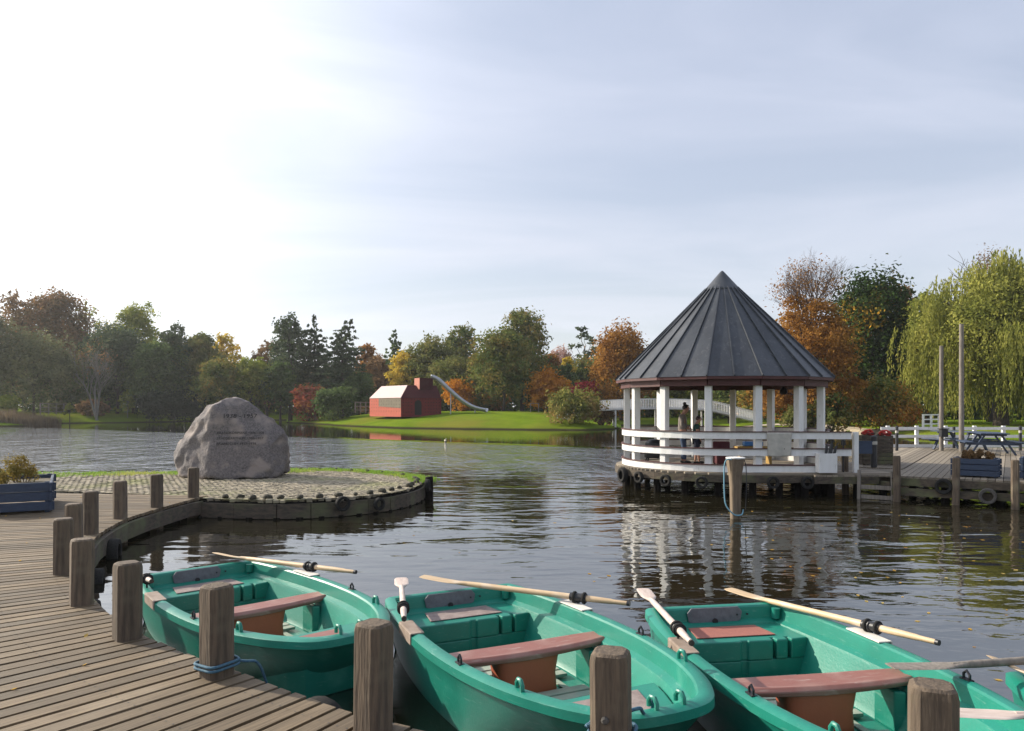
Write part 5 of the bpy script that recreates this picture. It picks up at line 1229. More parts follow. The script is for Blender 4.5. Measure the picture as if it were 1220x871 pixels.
def dpost(px, ybase, lab, h=.44):
    p = gp(px, ybase, 0); o = bm0.copy(); C.objects.link(o); o.location = (p.x, p.y + .09, -.05); o.rotation_euler = (random.uniform(-.015, .015), random.uniform(-.015, .015), R(-33 + random.uniform(-4, 4))); s = .93; o.scale = (s, s, 1); return tag(o, lab, 'bollard', 'bollards along the right-hand dock')
dpost(1009, 562, 'dark bollard where the pavilion railing meets the landing'); dpost(1071, 568, 'square bollard alone at the front corner of the dock'); dpost(1142, 571, 'square bollard in front of the left end of the navy planter'); dpost(1213, 575, 'square bollard at the right edge of the photo, beside the planter with red flowers')
lad = thing('boarding_ladder', 'weathered boarding ladder with two side rails between the dock bollards', 'ladder', (8.35, 17.1, 0), 0)
LA, LB = gp(1012, 590, -.35), gp(1065, 592, -.35); LA.y -= .0
A_ = Vector((7.86, 17.10, 0)) - lad.location; B_ = Vector((8.42, 16.72, 0)) - lad.location
for p, ln in ((A_, -.05), (B_, .0)):
    q = MB(); q.bar(p + Vector((0, 0, .10)), p + Vector((ln, -.06, -1.3)), .07, .05); q.build('side_rail', M['greywood'], lad, bevel=.006)
for z in (-.28, -.50): q = MB(); q.bar(A_ + Vector((.02, -.02, z)), B_ + Vector((-.02, -.02, z)), .03, .09); q.build('rung', M['greywood'], lad, bevel=.004)
pt = dk(.98, -.16); tyre('tyre', .165, 'black tyre on the dock front below the navy planter\'s left bollard', (pt.x, pt.y, -.17), R(-33), 'rubber', 0, 'tyres on the dock front')
pt = dk(1.78, -.17); tyre('tyre', .165, 'worn greyish tyre low on the dock front below the navy planter', (pt.x, pt.y, -.33), R(-33), 'greyrub', 0, 'tyres on the dock front')
# planters on the dock
planter('navy slatted planter box with brown plants on the dock, in front of the picnic table', (10.15, 16.52, 0), R(-36), .86, .55, .42)
plant_in('low brown withered plants in the navy planter on the dock', Vector((10.15, 16.52, .30)), .26, .70, LM['brown'], 5, .35, .022, 5000)
planter('navy planter box at the right edge of the photo on the dock', (11.18, 15.77, 0), R(-36), .9, .6, .48)
M['petal'] = leafmat('red_petals', [(.38, .05, .03), (.50, .09, .05), (.16, .12, .04)])
plant_in('red flowers in the planter at the right edge of the photo', Vector((11.15, 15.80, .36)), .28, .8, M['petal'], 6, .4, .026, 5000)
# picnic table seen from its end
def picnic(label, loc, rz, s=1.0):
    rt = thing('picnic_table', label, 'picnic table', loc, rz); 
    for k in range(5): g = MB(); g.box((-.32 + .16 * k, 0, .73 * s), (.145, 1.75, .038)); g.build('top_board', M['navy'], rt, bevel=.005)
    for sx in (-1, 1):
        g = MB(); g.box((sx * .70, 0, .43 * s), (.26, 1.75, .04)); g.build('bench_seat', M['navy'], rt, bevel=.005)
        for sy in (-1, 1): g = MB(); g.bar((sx * .22, sy * .55, .70 * s), (sx * .62, sy * .55, 0), .05, .09, up=(0, 1, 0)); g.build('leg', M['navy'], rt)
    for sy in (-1, 1):
        g = MB(); g.box((0, sy * .60, .385 * s), (1.5, .045, .09)); g.build('seat_beam', M['navy'], rt); g = MB(); g.box((0, sy * .60, .69 * s), (.72, .045, .07)); g.build('top_beam', M['navy'], rt)
    return rt
picnic('dark blue picnic table with benches on the dock behind the navy planter', (15.55, 24.6, 0), R(-22), .93)
picnic('paler picnic table half hidden behind the nearer one by the white fence', (16.0, 27.0, 0), R(20), .9)
# white fence along the back of the dock
fe = thing('white_fence', 'white post-and-rail fence along the back of the dock', 'fence', (14.2, YB, 0))
for k in range(14):
    g = MB(); g.box((k * 1.1 + .1, 0, .40), (.12, .10, .84)); g.build('fence_post', M['white'], fe, bevel=.008)
for z in (.72, .42, .06): g = MB(); g.box((7.4, -.075 if z < .8 else 0, z), (15.2, .03, .11)); g.build('fence_rail', M['white'], fe)
# short white rail end posts by the landing
o = MB(); o.box((0, 0, .45), (.11, .11, .98)); o = o.build('white_post', M['white'], bevel=.008); o.location = (7.98, 17.55, 0); tag(o, 'white post ending the pavilion railing beside the slatted bin', 'post')
# black and white bollards on the dock
def blackpost(label, loc, h=.80):
    rt = thing('marker_post', label, 'post', loc); g = MB(); g.tube([(0, 0, 0), (0, 0, h - .06)], .05, 14); g.build('shaft', M['black'], rt, smooth=40)
    g = MB(); g.lathe([(.052, h - .06), (.052, h - .02), (.03, h), (.005, h + .01)], 14); g.build('cap', M['black'], rt, smooth=40); g = MB(); g.lathe([(.0525, h * .72), (.0535, h * .74), (.0535, h * .80), (.0525, h * .82)], 14); g.build('band', M['cloth'], rt, smooth=40); return rt
blackpost('thin black post with a pale band in front of the white fence', (13.5, 26.5, 0), .86); blackpost('black post with a pale band near the right end of the fence', (17.9, 26.6, 0), .86); blackpost('black post half hidden behind the picnic table', (16.5, 28.2, 0), .8)
def pole(label, px, by, top, w1, w2):
    p = gp(px, by, 0); H = CZ + (HY - top) / F * p.y; g = MB(); g.tube([(0, 0, -.2), (0, 0, H * .5), (0, 0, H)], [w1, (w1 + w2) / 2, w2], 9); o = g.build('wooden_pole', M['greywood'], smooth=40); o.location = p
    return tag(o, label, 'pole', 'tall wooden poles on the dock')
p1 = pole('shorter of the two tall grey wooden poles, carrying a black box', 1121.5, 537, 412, .075, .062); pole('taller of the two tall grey wooden poles on the dock', 1145.5, 538, 386, .085, .07)
g = MB(); g.box((0, -.13, .62), (.24, .18, .26)); g2 = MB(); g2.box((0, -.13, .77), (.29, .23, .03)); lb = thing('post_box', 'small black box fixed to the shorter wooden pole', 'box', p1.location); g.build('body', M['black'], lb, bevel=.01); g2.build('lid', M['black'], lb)
# slatted bin with red life jackets
cr_ = thing('slatted_bin', 'tall grey slatted wooden bin on the landing beside the pavilion railing', 'bin', (9.62, 20.1, 0), R(-6))
for k in range(7):
    for sy in (-1, 1): g = MB(); g.box((0, sy * .33, .07 + k * .108), (.74, .025, .094)); g.build('slat', M['beam'], cr_, bevel=.004)
    for sx in (-1, 1): g = MB(); g.box((sx * .375, 0, .07 + k * .108), (.025, .62, .094)); g.build('slat', M['greywood'] if sx > 0 else M['beam'], cr_, bevel=.004)  # right side in paler wood, its lit face put into the colour
for sx in (-1, 1):
    for sy in (-1, 1): g = MB(); g.box((sx * .345, sy * .30, .39), (.05, .05, .78)); g.build('corner_post', M['beam'], cr_)
def jacket(label, loc, rz, s):
    rt = thing('life_jacket', label, 'life jacket', loc, rz, 'life jackets on the slatted bin')
    bm = bmesh.new(); bmesh.ops.create_uvsphere(bm, u_segments=18, v_segments=10, radius=1)
    for v in bm.verts: p = v.co; v.co = Vector((p.x * .19 * s, p.y * .15, p.z * .06 + .05)) + Vector((noise.noise(p * 1.5), noise.noise(p * 1.6 + Vector((5, 5, 5))), noise.noise(p * 1.8 + Vector((9, 1, 3))))) * .09
    me = bpy.data.meshes.new('padding'); bm.to_mesh(me); bm.free(); me.materials.append(M['lifered']); me.shade_smooth(); o = bpy.data.objects.new('padding', me); C.objects.link(o); o.parent = rt
    g = MB(); g.tube([(-.16 * s, 0, .06), (-.10 * s, -.05, .17), (.02, -.06, .20), (.10 * s, -.02, .14), (.15 * s, 0, .06)], .045, 8); g.build('collar', M['lifered'], rt, smooth=60)
    g = MB(); g.box((0, -.155, .06), (.30 * s, .012, .03)); g.build('strap', M['black'], rt); rt.scale = (.9, .9, .6)
jacket('orange red life jacket on the left side of the slatted bin', (9.42, 20.0, .80), R(10), 1.0); jacket('bright red life jacket on the right side of the slatted bin', (9.88, 20.0, .78), R(-15), 1.0)
blackpost('thick dark post standing in front of the slatted bin', (9.15, 19.1, 0), .8).scale = (1.5, 1.5, 1)
g = MB(); g.box((0, 0, .0), (.30, .03, .30)); g2 = MB(); g2.box((0, -.016, .14), (.32, .02, .02)); nb = thing('notice_board', 'dark navy board fixed between the white post and the slatted bin', 'board', (8.24, 17.62, .58), R(-10)); g.build('panel', M['navy'], nb, bevel=.006); g2.build('ledge', M['navy'], nb)
# white tub with umbrellas
tb = thing('white_crate', 'white wooden box on the landing holding dark umbrellas', 'box', (7.20, 17.31, 0)); tb.scale = (.9, .58, 1); 
for sx, sy, w1, w2 in ((0, -1, .46, .03), (0, 1, .46, .03), (-1, 0, .03, .34), (1, 0, .03, .34)): g = MB(); g.box((sx * .22, sy * .18, .24), (w1, w2, .44)); g.build('side', M['white'], tb, bevel=.005)
g = MB(); g.box((0, 0, .03), (.42, .34, .03)); g.build('bottom', M['white'], tb)
for k, (x, tlt, h_) in enumerate(((-.08, .10, .66), (.0, .22, .70), (.10, .16, .68), (.14, .3, .64))):
    um = thing('umbrella', ['folded black umbrella, leftmost in the white box', 'folded black umbrella leaning in the middle of the white box', 'folded black umbrella with the thickest top in the white box', 'folded black umbrella leaning furthest right in the white box'][k], 'umbrella', Vector((7.20 + x * .5, 17.31, .05)), 0, 'umbrellas in the white box')
    g = MB(); g.tube([(0, 0, 0), (tlt * .3, 0, h_ * .5), (tlt * .55, 0, h_ * .9)], [.012, .035, .028], 8); g.build('canopy', M['black'], um, smooth=50); g = MB(); g.tube([(tlt * .55, 0, h_ * .9), (tlt * .6, 0, h_ * .98), (tlt * .6 + .03, 0, h_ * 1.02), (tlt * .6 + .05, 0, h_ * .98)], .010, 6); g.build('handle', M['black'], um, smooth=50)
o = MB(); o.tube([(0, 0, 0), (0, 0, .95)], .02, 8); o.lathe([(.02, .62), (.055, .64), (.055, .74), (.02, .76)], 8); o = o.build('iron_rod', M['black'], smooth=40); o.location = (7.72, 17.6, 0); tag(o, 'thin dark iron rod standing right of the umbrellas', 'rod')
# mooring pile in the water
mpile = thing('mooring_pile', 'pale wooden mooring pile standing in the water in front of the pavilion', 'pile', (4.14, 14.0, WZ))
g = MB(); n = 14
prof_ = [(-1.2, .085), (0, .088), (.3, .092), (.6, .098), (.78, .112), (.92, .135), (1.06, .155), (1.11, .16)]
for z, r in prof_:
    for k in range(n):
        a = 2 * math.pi * k / n; ex = .55; f = (1 - .10 * float(sstep(.5, .9, z)) * (k % 2)); g.v.append(Vector((math.copysign(abs(math.cos(a)) ** ex, math.cos(a)) * r * f, math.copysign(abs(math.sin(a)) ** ex, math.sin(a)) * r * f, z)))
for i in range(len(prof_) - 1):
    for k in range(n): g.f.append((i * n + k, i * n + (k + 1) % n, (i + 1) * n + (k + 1) % n, (i + 1) * n + k))
g.f.append(tuple((len(prof_) - 1) * n + k for k in range(n)))
M['pile'] = mat('pile_wood', (0.22, 0.165, 0.11), (0.12, 0.088, 0.06), 5, .85, .006, 9, (6, 6, .6), c3=(0.06, 0.045, 0.03), s3=1.5, t3=(.55, .7)); g.build('shaft', M['pile'], mpile, smooth=50)
g = MB(); g.lathe([(.15, 1.10), (.175, 1.115), (.175, 1.135), (.14, 1.14)], 16); g.build('top_plate', M['white'], mpile)
o = thing('x', None, None) ; bpy.data.objects.remove(o)
px_, py_ = 4.14, 14.0
rope('hanging_rope', 'pale blue rope looped from the top of the mooring pile down to the water', [(px_ - .10, py_ - .12, .55), (px_ - .20, py_ - .12, .545), (px_ - .235, py_ - .1, .40), (px_ - .235, py_ - .1, .0), (px_ - .22, py_ - .12, -.25), (px_ - .15, py_ - .14, -.38), (px_ - .04, py_ - .13, -.47), (px_ + .08, py_ - .12, -.46), (px_ + .13, py_ - .05, -.38)], .012, 'lightrope')
rope('hanging_rope', 'thin dark rope hanging down the right side of the mooring pile', [(px_ + .13, py_ - .1, .55), (px_ + .17, py_ - .09, .40), (px_ + .175, py_ - .09, .0), (px_ + .16, py_ - .08, -.38)], .008, 'darkrope')
# boat at the right edge, moored to the dock
bo = copy_tree(pb); bo.location = (10.72, 14.75, WZ); bo.rotation_euler = (0, 0, R(-125)); tag(bo, 'teal boat at the dock, only a sliver at the right edge of the photo', 'rowing boat')

# ================================================================ white bridge far behind
br = thing('footbridge', 'white arched footbridge with picket railings behind the pavilion', 'bridge', (0, 76, 0))
def bz(x): return .95 + .45 * math.cos(min(1.6, abs((x - 14.5) / 9.5) * 1.5)) - .95 * float(sstep(19, 25, x)) * .9 - .9 * float(sstep(8.5, 4.5, x))
xs = [4.5 + .55 * k for k in range(38)]
g = MB(); h_ = MB()
for side in (-.9, .9):
    pk = MB()
    for z, th in ((.06, .10), (1.0, .07), (.18, .05)):
        for a, b in zip(xs, xs[1:]): pk.bar((a, side, bz(a) + z), (b, side, bz(b) + z), .06, th)
    x = 4.5
    while x < 24.7: pk.box((x, side, bz(x) + .52), (.075, .03, .98)); x += .165
    pk.build('railing', M['white'], br)
for a, b in zip(xs, xs[1:]): g.bar((a, 0, bz(a)), (b, 0, bz(b)), 1.8, .08)
g.build('deck', M['white'], br)
for x in (10.3, 14.6, 19.3):
    for side in (-.8, .8): q = MB(); q.box((x, side, (bz(x) - 1.6) / 2), (.16, .16, bz(x) + 1.6)); q.build('pillar', M['white'], br)

# ================================================================ playhouse
HZ = .90
C0 = Vector((-12.2, 83, HZ)); A0 = Vector((-16.65, 88.4, HZ)); B0 = Vector((-7.95, 84.9, HZ))
dA = (A0 - C0).normalized(); dB = (B0 - C0).normalized(); nA = Vector((-dA.y, dA.x, 0)); nA = nA if nA.y > 0 else -nA; nB = Vector((-dB.y, dB.x, 0)); nB = nB if nB.y > 0 else -nB
mit = (nA + nB).normalized(); mk = 1 / mit.dot(nA); Dp, EH, RH = 3.2, 1.87, 3.28
ph = thing('playhouse', 'red perforated metal playhouse with a chimney on the mound', 'playhouse', (0, 0, -.18))
def wing(c, e, n_, rm, wmat, nm):
    k = lambda p, d, z: p + (n_ * d if p is e else mit * d * mk) + Vector((0, 0, z))
    g = MB(); g.quad(k(c, 0, -.2), k(e, 0, -.2), k(e, 0, EH), k(c, 0, EH)); g.quad(k(c, Dp, -.2), k(e, Dp, -.2), k(e, Dp, EH), k(c, Dp, EH)); g.quad(k(e, 0, -.2), k(e, Dp, -.2), k(e, Dp, EH), k(e, Dp / 2, RH), k(e, 0, EH)); wl = g.build('wall', M[wmat], ph)
    g = MB(); g.quad(k(c, -.02, EH), k(e, -.02, EH), k(e, Dp / 2, RH + .02), k(c, Dp / 2, RH + .02)); g.quad(k(c, Dp + .02, EH), k(e, Dp + .02, EH), k(e, Dp / 2, RH + .02), k(c, Dp / 2, RH + .02)); rf_ = g.build('roof', M[rm], ph); s = rf_.modifiers.new('thick', 'SOLIDIFY'); s.thickness = .05
    return wl
wA = wing(C0, A0, nA, 'houseroofglare', 'housewalllit', 'a'); wB = wing(C0, B0, nB, 'houseshade', 'housewallshade', 'b')  # left wing takes the lit tones, right wing the shaded tones of one metal
LAw = (A0 - C0).length; LBw = (B0 - C0).length
def onw(base, d, n_, s, z, o_=-.012): return base + d * s + n_ * o_ + Vector((0, 0, z))
g = MB(); p = [onw(C0, dA, nA, s, z) for s, z in ((.02, EH - .02), (LAw * .70, EH - .02), (LAw * .70, .95), (.02, .75))]; g.quad(*p); g.build('olive_panel', M['houseolive'], ph, fix=False)
g = MB()
for r in range(4):
    for q in range(12):
        s = .35 + q * (LAw - .6) / 11.5; z = .42 + r * .38; pc_ = onw(C0, dA, nA, s, z, -.022); b = len(g.v); mth = 8
        for k in range(mth): a = 2 * math.pi * k / mth; g.v.append(pc_ + dA * .055 * math.cos(a) + Vector((0, 0, .055 * math.sin(a))))
        g.f.append(tuple(range(b, b + mth)))
g.build('perforations', M['hole'], ph)
g = MB()
for r in range(5):
    for q in range(14):
        s = .25 + q * (LBw - .5) / 13; z = .3 + r * .36
        if 1.35 < s < 2.6 and z < 1.7: continue
        pc_ = onw(C0, dB, nB, s, z, -.012); b = len(g.v)
        for k in range(8): a = 2 * math.pi * k / 8; g.v.append(pc_ + dB * .06 * math.cos(a) + Vector((0, 0, .06 * math.sin(a))))
        g.f.append(tuple(range(b, b + 8)))
g.build('perforations', M['hole'], ph)
g = MB(); b = 0
pts = [(1.55, 0), (2.35, 0), (2.35, 1.25)] + [(1.95 + .40 * math.cos(R(a)), 1.25 + .40 * math.sin(R(a))) for a in range(20, 180, 20)] + [(1.55, 1.25)]
g.v += [onw(C0, dB, nB, s, z, -.02) for s, z in pts]; g.f.append(tuple(range(len(pts)))); g.build('doorway', M['hole'], ph)
ch = MB(); cc = C0 + dB * 3.1 + nB * 1.6; rzc = math.atan2(dB.y, dB.x) ; ch.box((cc.x, cc.y, HZ + 3.5), (1.7, 1.25, 1.3), R(35)); co = ch.build('chimney', M['houseshade'], ph)
g = MB(); mtx = Matrix.Rotation(R(35), 3, 'Z'); ctr = Vector((cc.x, cc.y, HZ + 3.5)); f_ = [ctr + mtx @ Vector((-.856, sy * .62, sz * .64)) for sy, sz in ((-1, -1), (1, -1), (1, 1), (-1, 1))]; g.quad(*f_); M['chimlit'] = mat('chimney_metal_lit_tone', (0.60, 0.22, 0.15), (0.52, 0.19, 0.13), 3, .5); g.build('chimney_lit_face', M['chimlit'], co)  # lighter quad paints the sunlit left side of the chimney
# steel slide from the chimney to the lawn
sl = thing('slide', 'long stainless steel slide curving down from the playhouse chimney', 'slide', (0, 0, 0))
sp2 = catmull([at(515, 449, 84.2), at(524, 454, 84.0), at(537, 466, 83.8), at(551, 478, 83.6), at(565, 486, 83.4), at(577, 489.0, 83.2), at(580, 489.4, 83.1)], 6); g = MB(); nn = 9
for i, p in enumerate(sp2):
    d = (sp2[min(i + 1, len(sp2) - 1)] - sp2[max(0, i - 1)]).normalized(); s_ = Vector((d.y, -d.x, 0)).normalized(); u_ = s_.cross(d)
    for k in range(nn): a = R(-190 + 200 * k / (nn - 1)); g.v.append(p + s_ * .36 * math.cos(a) + u_ * .36 * math.sin(a) + Vector((0, 0, .2)))
for i in range(len(sp2) - 1):
    for k in range(nn - 1): g.f.append((i * nn + k, i * nn + k + 1, (i + 1) * nn + k + 1, (i + 1) * nn + k))
o = g.build('chute', M['steel'], sl, smooth=60); s = o.modifiers.new('thick', 'SOLIDIFY'); s.thickness = .04
for px, yt in ((537, 468), (566, 487)):
    q = at(px, yt, 83.7); g = MB(); g.tube([(q.x, q.y, .5), (q.x, q.y, q.z)], .06, 8); g.build('support', M['steel'], sl)
# pale fence panel left of the house, play frames right
def railfence(label, p0, p1, h_, n, m='greywood', pick=.25):
    rt = thing('fence', label, 'fence', p0); d = Vector(p1) - Vector(p0)
    for k in range(n + 1): g = MB(); q = d * k / n; g.box((q.x, q.y, h_ / 2), (.12, .12, h_)); g.build('fence_post', M[m], rt)
    for z in (.25, .6, .95): g = MB(); g.bar((0, 0, h_ * z), d + Vector((0, 0, h_ * z)), .05, .09); g.build('fence_rail', M[m], rt)
railfence('grey rail fence left of the playhouse', (-19.3, 93, .9), (-16.9, 94, .9), 1.35, 4)
railfence('low grey fence on the left bank between reeds and lawn tree', at(48, 494, 96), at(76, 494, 104), 1.5, 3)
railfence('small white gate under the willow behind the orange shrub', (29.5, 54.2, .1), (31.2, 55.2, .1), .95, 2, 'white')
# two bare football-goal like frames
for px, lab in ((632, 'small grey metal goal frame on the lawn beneath the orange-brown tree'),):
    p0 = at(px, 492.5, 92); g = MB(); g.tube([(0, 0, 0), (0, 0, 1.2), (1.0, .3, 1.2), (1.0, .3, 0)], .06, 8); o = g.build('goal_frame', M['greywood']); o.location = (p0.x, p0.y, .85); tag(o, lab, 'frame')
# path on the right bank
g = MB(); P1 = catmull([(21, 73, 0), (27, 66, 0), (30, 57, 0), (38, 52.5, 0), (55, 50, 0), (80, 49, 0)], 14)
for i, (p, q) in enumerate(zip(P1, P1[1:])):
    pass
vs = []
for i, p in enumerate(P1):
    d = (P1[min(i + 1, len(P1) - 1)] - P1[max(0, i - 1)]).normalized(); s_ = Vector((d.y, -d.x, 0))
    for k in (-1, -.5, 0, .5, 1): q = p + s_ * k * 1.1; vs.append(Vector((q.x, q.y, float(ground_z(np.array([q.x]), np.array([q.y]))[0]) + .06)))
g.v = vs
for i in range(len(P1) - 1):
    for k in range(4): g.f.append((i * 5 + k, i * 5 + k + 1, (i + 1) * 5 + k + 1, (i + 1) * 5 + k))
tag(g.build('path', M['path']), 'pale gravel path on the right bank', kind='structure')
# floating leaves and the small bird
n = 130; r_ = np.random.RandomState(14); c_ = np.c_[r_.uniform(3.2, 9.5, n), r_.uniform(5, 15, n), np.full(n, WZ + .004)]; c_[:20, 0] = r_.uniform(-2, 4, 20); c_[:20, 1] = r_.uniform(7, 14, 20)
V, Fq = leaf_quads(c_, np.tile([[0.02, 0.02, 1.0]], (n, 1)), r_.uniform(.018, .04, n), .6, r_); V[:, 2] = WZ + .004
M['fleaf'] = leafmat('fallen_leaves', [(.25, .12, .03), (.42, .26, .06), (.5, .4, .15)]); tag(npmesh('floating_leaves', V, Fq, M['fleaf']), 'small fallen leaves floating on the dark water', 'leaves', kind='stuff')
n = 900; c_ = np.c_[r_.uniform(-30, 5, n), r_.uniform(74, 92, n), np.zeros(n)]; c_[:, 2] = ground_z(c_[:, 0], c_[:, 1]) + .03
V, Fq = leaf_quads(c_, np.tile([[0.05, 0.02, 1.0]], (n, 1)), r_.uniform(.05, .09, n), .6, r_); tag(npmesh('fallen_leaves', V, Fq, M['fleaf']), 'fallen leaves scattered on the mound', 'leaves', kind='stuff')
bi = thing('water_bird', 'tiny pale bird floating on the pond in front of the slide', 'bird', (-4.1, 46.5, WZ), R(-60)); bi.scale = (.7, .7, .7)
bm = bmesh.new(); 
bmesh.ops.create_uvsphere(bm, u_segments=16, v_segments=10, radius=1)
for v in bm.verts:
    p = v.co.copy(); v.co = Vector((p.x * .17, p.y * .09, p.z * .075 + .05)); v.co.z += .06 * max(0, -p.x) ** 2
me = bpy.data.meshes.new('body'); bm.to_mesh(me); bm.free(); me.shade_smooth(); M['bird'] = mat('cream_feathers', (.72, .66, .50), None, 9, .8); me.materials.append(M['bird']); o = bpy.data.objects.new('body', me); C.objects.link(o); o.parent = bi
g = MB(); g.tube([(.10, 0, .07), (.13, 0, .15), (.135, 0, .22), (.17, 0, .24), (.20, 0, .235)], [.05, .032, .035, .033, .012], 10); g.build('neck_and_head', M['bird'], bi, smooth=60); g = MB(); g.tube([(.195, 0, .235), (.245, 0, .228)], [.012, .004], 6); g.build('bill', M['ochre'], bi)

# ================================================================ people
def skin_mesh(name, verts, edges, m, parent, root=0, sub=2):
    me = bpy.data.meshes.new(name); me.from_pydata([v[0] for v in verts], edges, []); me.materials.append(M[m]); o = bpy.data.objects.new(name, me); C.objects.link(o); o.parent = parent
    mod = o.modifiers.new('skin', 'SKIN'); mod.use_smooth_shade = True
    for i, v in enumerate(verts):
        r = v[1]; r = (r, r) if isinstance(r, (int, float)) else r; sv = me.skin_vertices[0].data[i]; sv.radius = r; sv.use_root = (i == root)
    ss = o.modifiers.new('sub', 'SUBSURF'); ss.levels = sub; ss.render_levels = sub
    # freeze to a plain mesh
    dg = bpy.context.evaluated_depsgraph_get(); me2 = bpy.data.meshes.new_from_object(o.evaluated_get(dg)); o.modifiers.clear(); o.data = me2; me2.shade_smooth(); return o
def person(label, loc, rz, H, bare_legs, shirt, pants, hair, bun, armL, armR, legL, legR, head_pitch, sleeve):
    """faces +x; armL/armR/legL/legR = joint positions in units of H"""
    rt = thing('person', label, 'person', loc, rz); h = H; S = lambda x, y, z: (x * h, y * h, z * h)
    vs = [(S(0, 0, .52), .085 * h)]; es = []
    def add(p, r, par): vs.append((S(*p), r * h)); es.append((par, len(vs) - 1)); return len(vs) - 1
    w = add((0, 0, .60), .072, 0); ch_ = add((-.005, 0, .72), (.086), w); nb_ = add((-.003, 0, .81), .050, ch_); nk = add((.008, 0, .85), .030, nb_); 
    hc = add((.022 + .03 * head_pitch, 0, .885), .045, nk); ht = add((.02 + .035 * head_pitch, 0, .94), .058, hc); add((.012 + .03 * head_pitch, 0, .975), .040, ht)
    arms = {}
    for s, A in ((1, armL), (-1, armR)):
        sh = add((0, s * .095, .795), .036, ch_); e = add(A[0], .027, sh); wr = add(A[1], .017, e); dv = (Vector(A[1]) - Vector(A[0])).normalized(); hnd = add(tuple(Vector(A[1]) + dv * .022), .018, wr)
        side = dv.cross(Vector((0, 0, 1))); side = side.normalized() if side.length > .2 else Vector((1, 0, 0))
        for k, l in enumerate((.038, .044, .041, .032)):
            off_ = side * (-.0135 + .009 * k); b_ = Vector(A[1]) + dv * .038 + off_; i1 = add(tuple(b_), .0055, hnd); i2 = add(tuple(b_ + dv * l * .55 + Vector((0, 0, -.003))), .0048, i1); add(tuple(b_ + dv * l * .9 + Vector((.004, 0, -.006))), .004, i2)
        tb_ = Vector(A[1]) + dv * .018 + side * -.02; i1 = add(tuple(tb_), .0062, hnd); add(tuple(tb_ + dv * .02 + side * -.008), .005, i1)
        arms[s] = (A,)
    for s, Lg in ((1, legL), (-1, legR)):
        hp = add((0, s * .05, .49), .056, 0); kn = add(Lg[0], .036, hp); cf = add(tuple(Vector(Lg[0]).lerp(Vector(Lg[1]), .35)), .033, kn); an = add(Lg[1], .021, cf); add((Lg[1][0] + .075, Lg[1][1], .014), .018, an)
    body = skin_mesh('body', vs, es, 'skin', rt)
    # face: nose, eyes, mouth, ears as small relief on the head
    hx, hzv = (.02 + .035 * head_pitch) * h, .925 * h
    g = MB(); g.tube([(hx + .052 * h, 0, hzv + .006 * h), (hx + .066 * h, 0, hzv - .012 * h)], [.005 * h, .008 * h], 8); g.build('nose', M['skin'], rt, smooth=60)
    for s in (-1, 1):
        g = MB(); g.lathe([(.0065 * h, -.001), (.0055 * h, .0015 * h), (.001, .002 * h)], 8); o = g.build('eye', M['black'], rt); o.location = (hx + .050 * h, s * .020 * h, hzv + .006 * h); o.rotation_euler = (0, R(90), 0)
        g = MB(); g.tube([(hx - .002, s * .054 * h, hzv - .012 * h), (hx, s * .059 * h, hzv + .008 * h)], .008 * h, 8); g.build('ear', M['skin'], rt, smooth=60)
    g = MB(); g.box((hx + .050 * h, 0, hzv - .028 * h), (.006 * h, .026 * h, .005 * h)); g.build('mouth', M['darkred'], rt)
    # hair
    bm = bmesh.new(); bmesh.ops.create_icosphere(bm, subdivisions=3, radius=1)
    for v in list(bm.verts):
        p = v.co.copy()
        if p.x > .45 and p.z < .35: p.x = .45
        if p.z < -.55: p.z = -.55
        v.co = Vector((hx - .010 * h + p.x * .060 * h, p.y * .060 * h, hzv + .016 * h + p.z * .056 * h)) * (1 + .012 * noise.noise(p * 6))
    if bun:
        r_ = bmesh.ops.create_icosphere(bm, subdivisions=2, radius=.030 * h); bmesh.ops.translate(bm, verts=r_['verts'], vec=(hx - .030 * h, 0, hzv + .083 * h))
    me = bpy.data.meshes.new('hair'); bm.to_mesh(me); bm.free(); me.materials.append(M[hair]); me.shade_smooth(); o = bpy.data.objects.new('hair', me); C.objects.link(o); o.parent = rt
    # shirt
    vs = [(S(0, 0, .50), .094 * h)]; es = []
    a = add((0, 0, .60), .083, 0); b_ = add((-.005, 0, .72), .096, a); c_2 = add((-.003, 0, .80), .060, b_); add((.0, 0, .825), .040, c_2)
    for s, A in ((1, armL), (-1, armR)):
        sh = add((0, s * .095, .795), .043, b_); e = Vector(S(*A[0])) / h
        if sleeve > 1: i = add(A[0], .036, sh); add(tuple(Vector(A[0]).lerp(Vector(A[1]), .88)), .026, i)
        else: add(tuple(Vector((0, s * .095, .795)).lerp(Vector(A[0]), .6)), .038, sh)
    skin_mesh('shirt', vs, es, shirt, rt)
    vs = [(S(0, 0, .53), .088 * h)]; es = []
    for s, Lg in ((1, legL), (-1, legR)):
        hp = add((0, s * .05, .485), .064, 0)
        if bare_legs: add(tuple(Vector((0, s * .05, .49)).lerp(Vector(Lg[0]), .75)), .055, hp)
        else: kn = add(Lg[0], .044, hp); an = add(tuple(Vector(Lg[0]).lerp(Vector(Lg[1]), .92)), .031, kn)
    skin_mesh('trousers' if not bare_legs else 'shorts', vs, es, pants, rt)
    for s, Lg in ((1, legL), (-1, legR)):
        bm = bmesh.new(); bmesh.ops.create_uvsphere(bm, u_segments=12, v_segments=8, radius=1)
        for v in bm.verts: v.co = Vector((Lg[1][0] * h + .035 * h + v.co.x * .075 * h, Lg[1][1] * h + v.co.y * .029 * h, max(0.0, .024 * h + v.co.z * .030 * h)))
        me = bpy.data.meshes.new('shoe'); bm.to_mesh(me); bm.free(); me.materials.append(M['boot']); me.shade_smooth(); o = bpy.data.objects.new('shoe', me); C.objects.link(o); o.parent = rt
    return rt
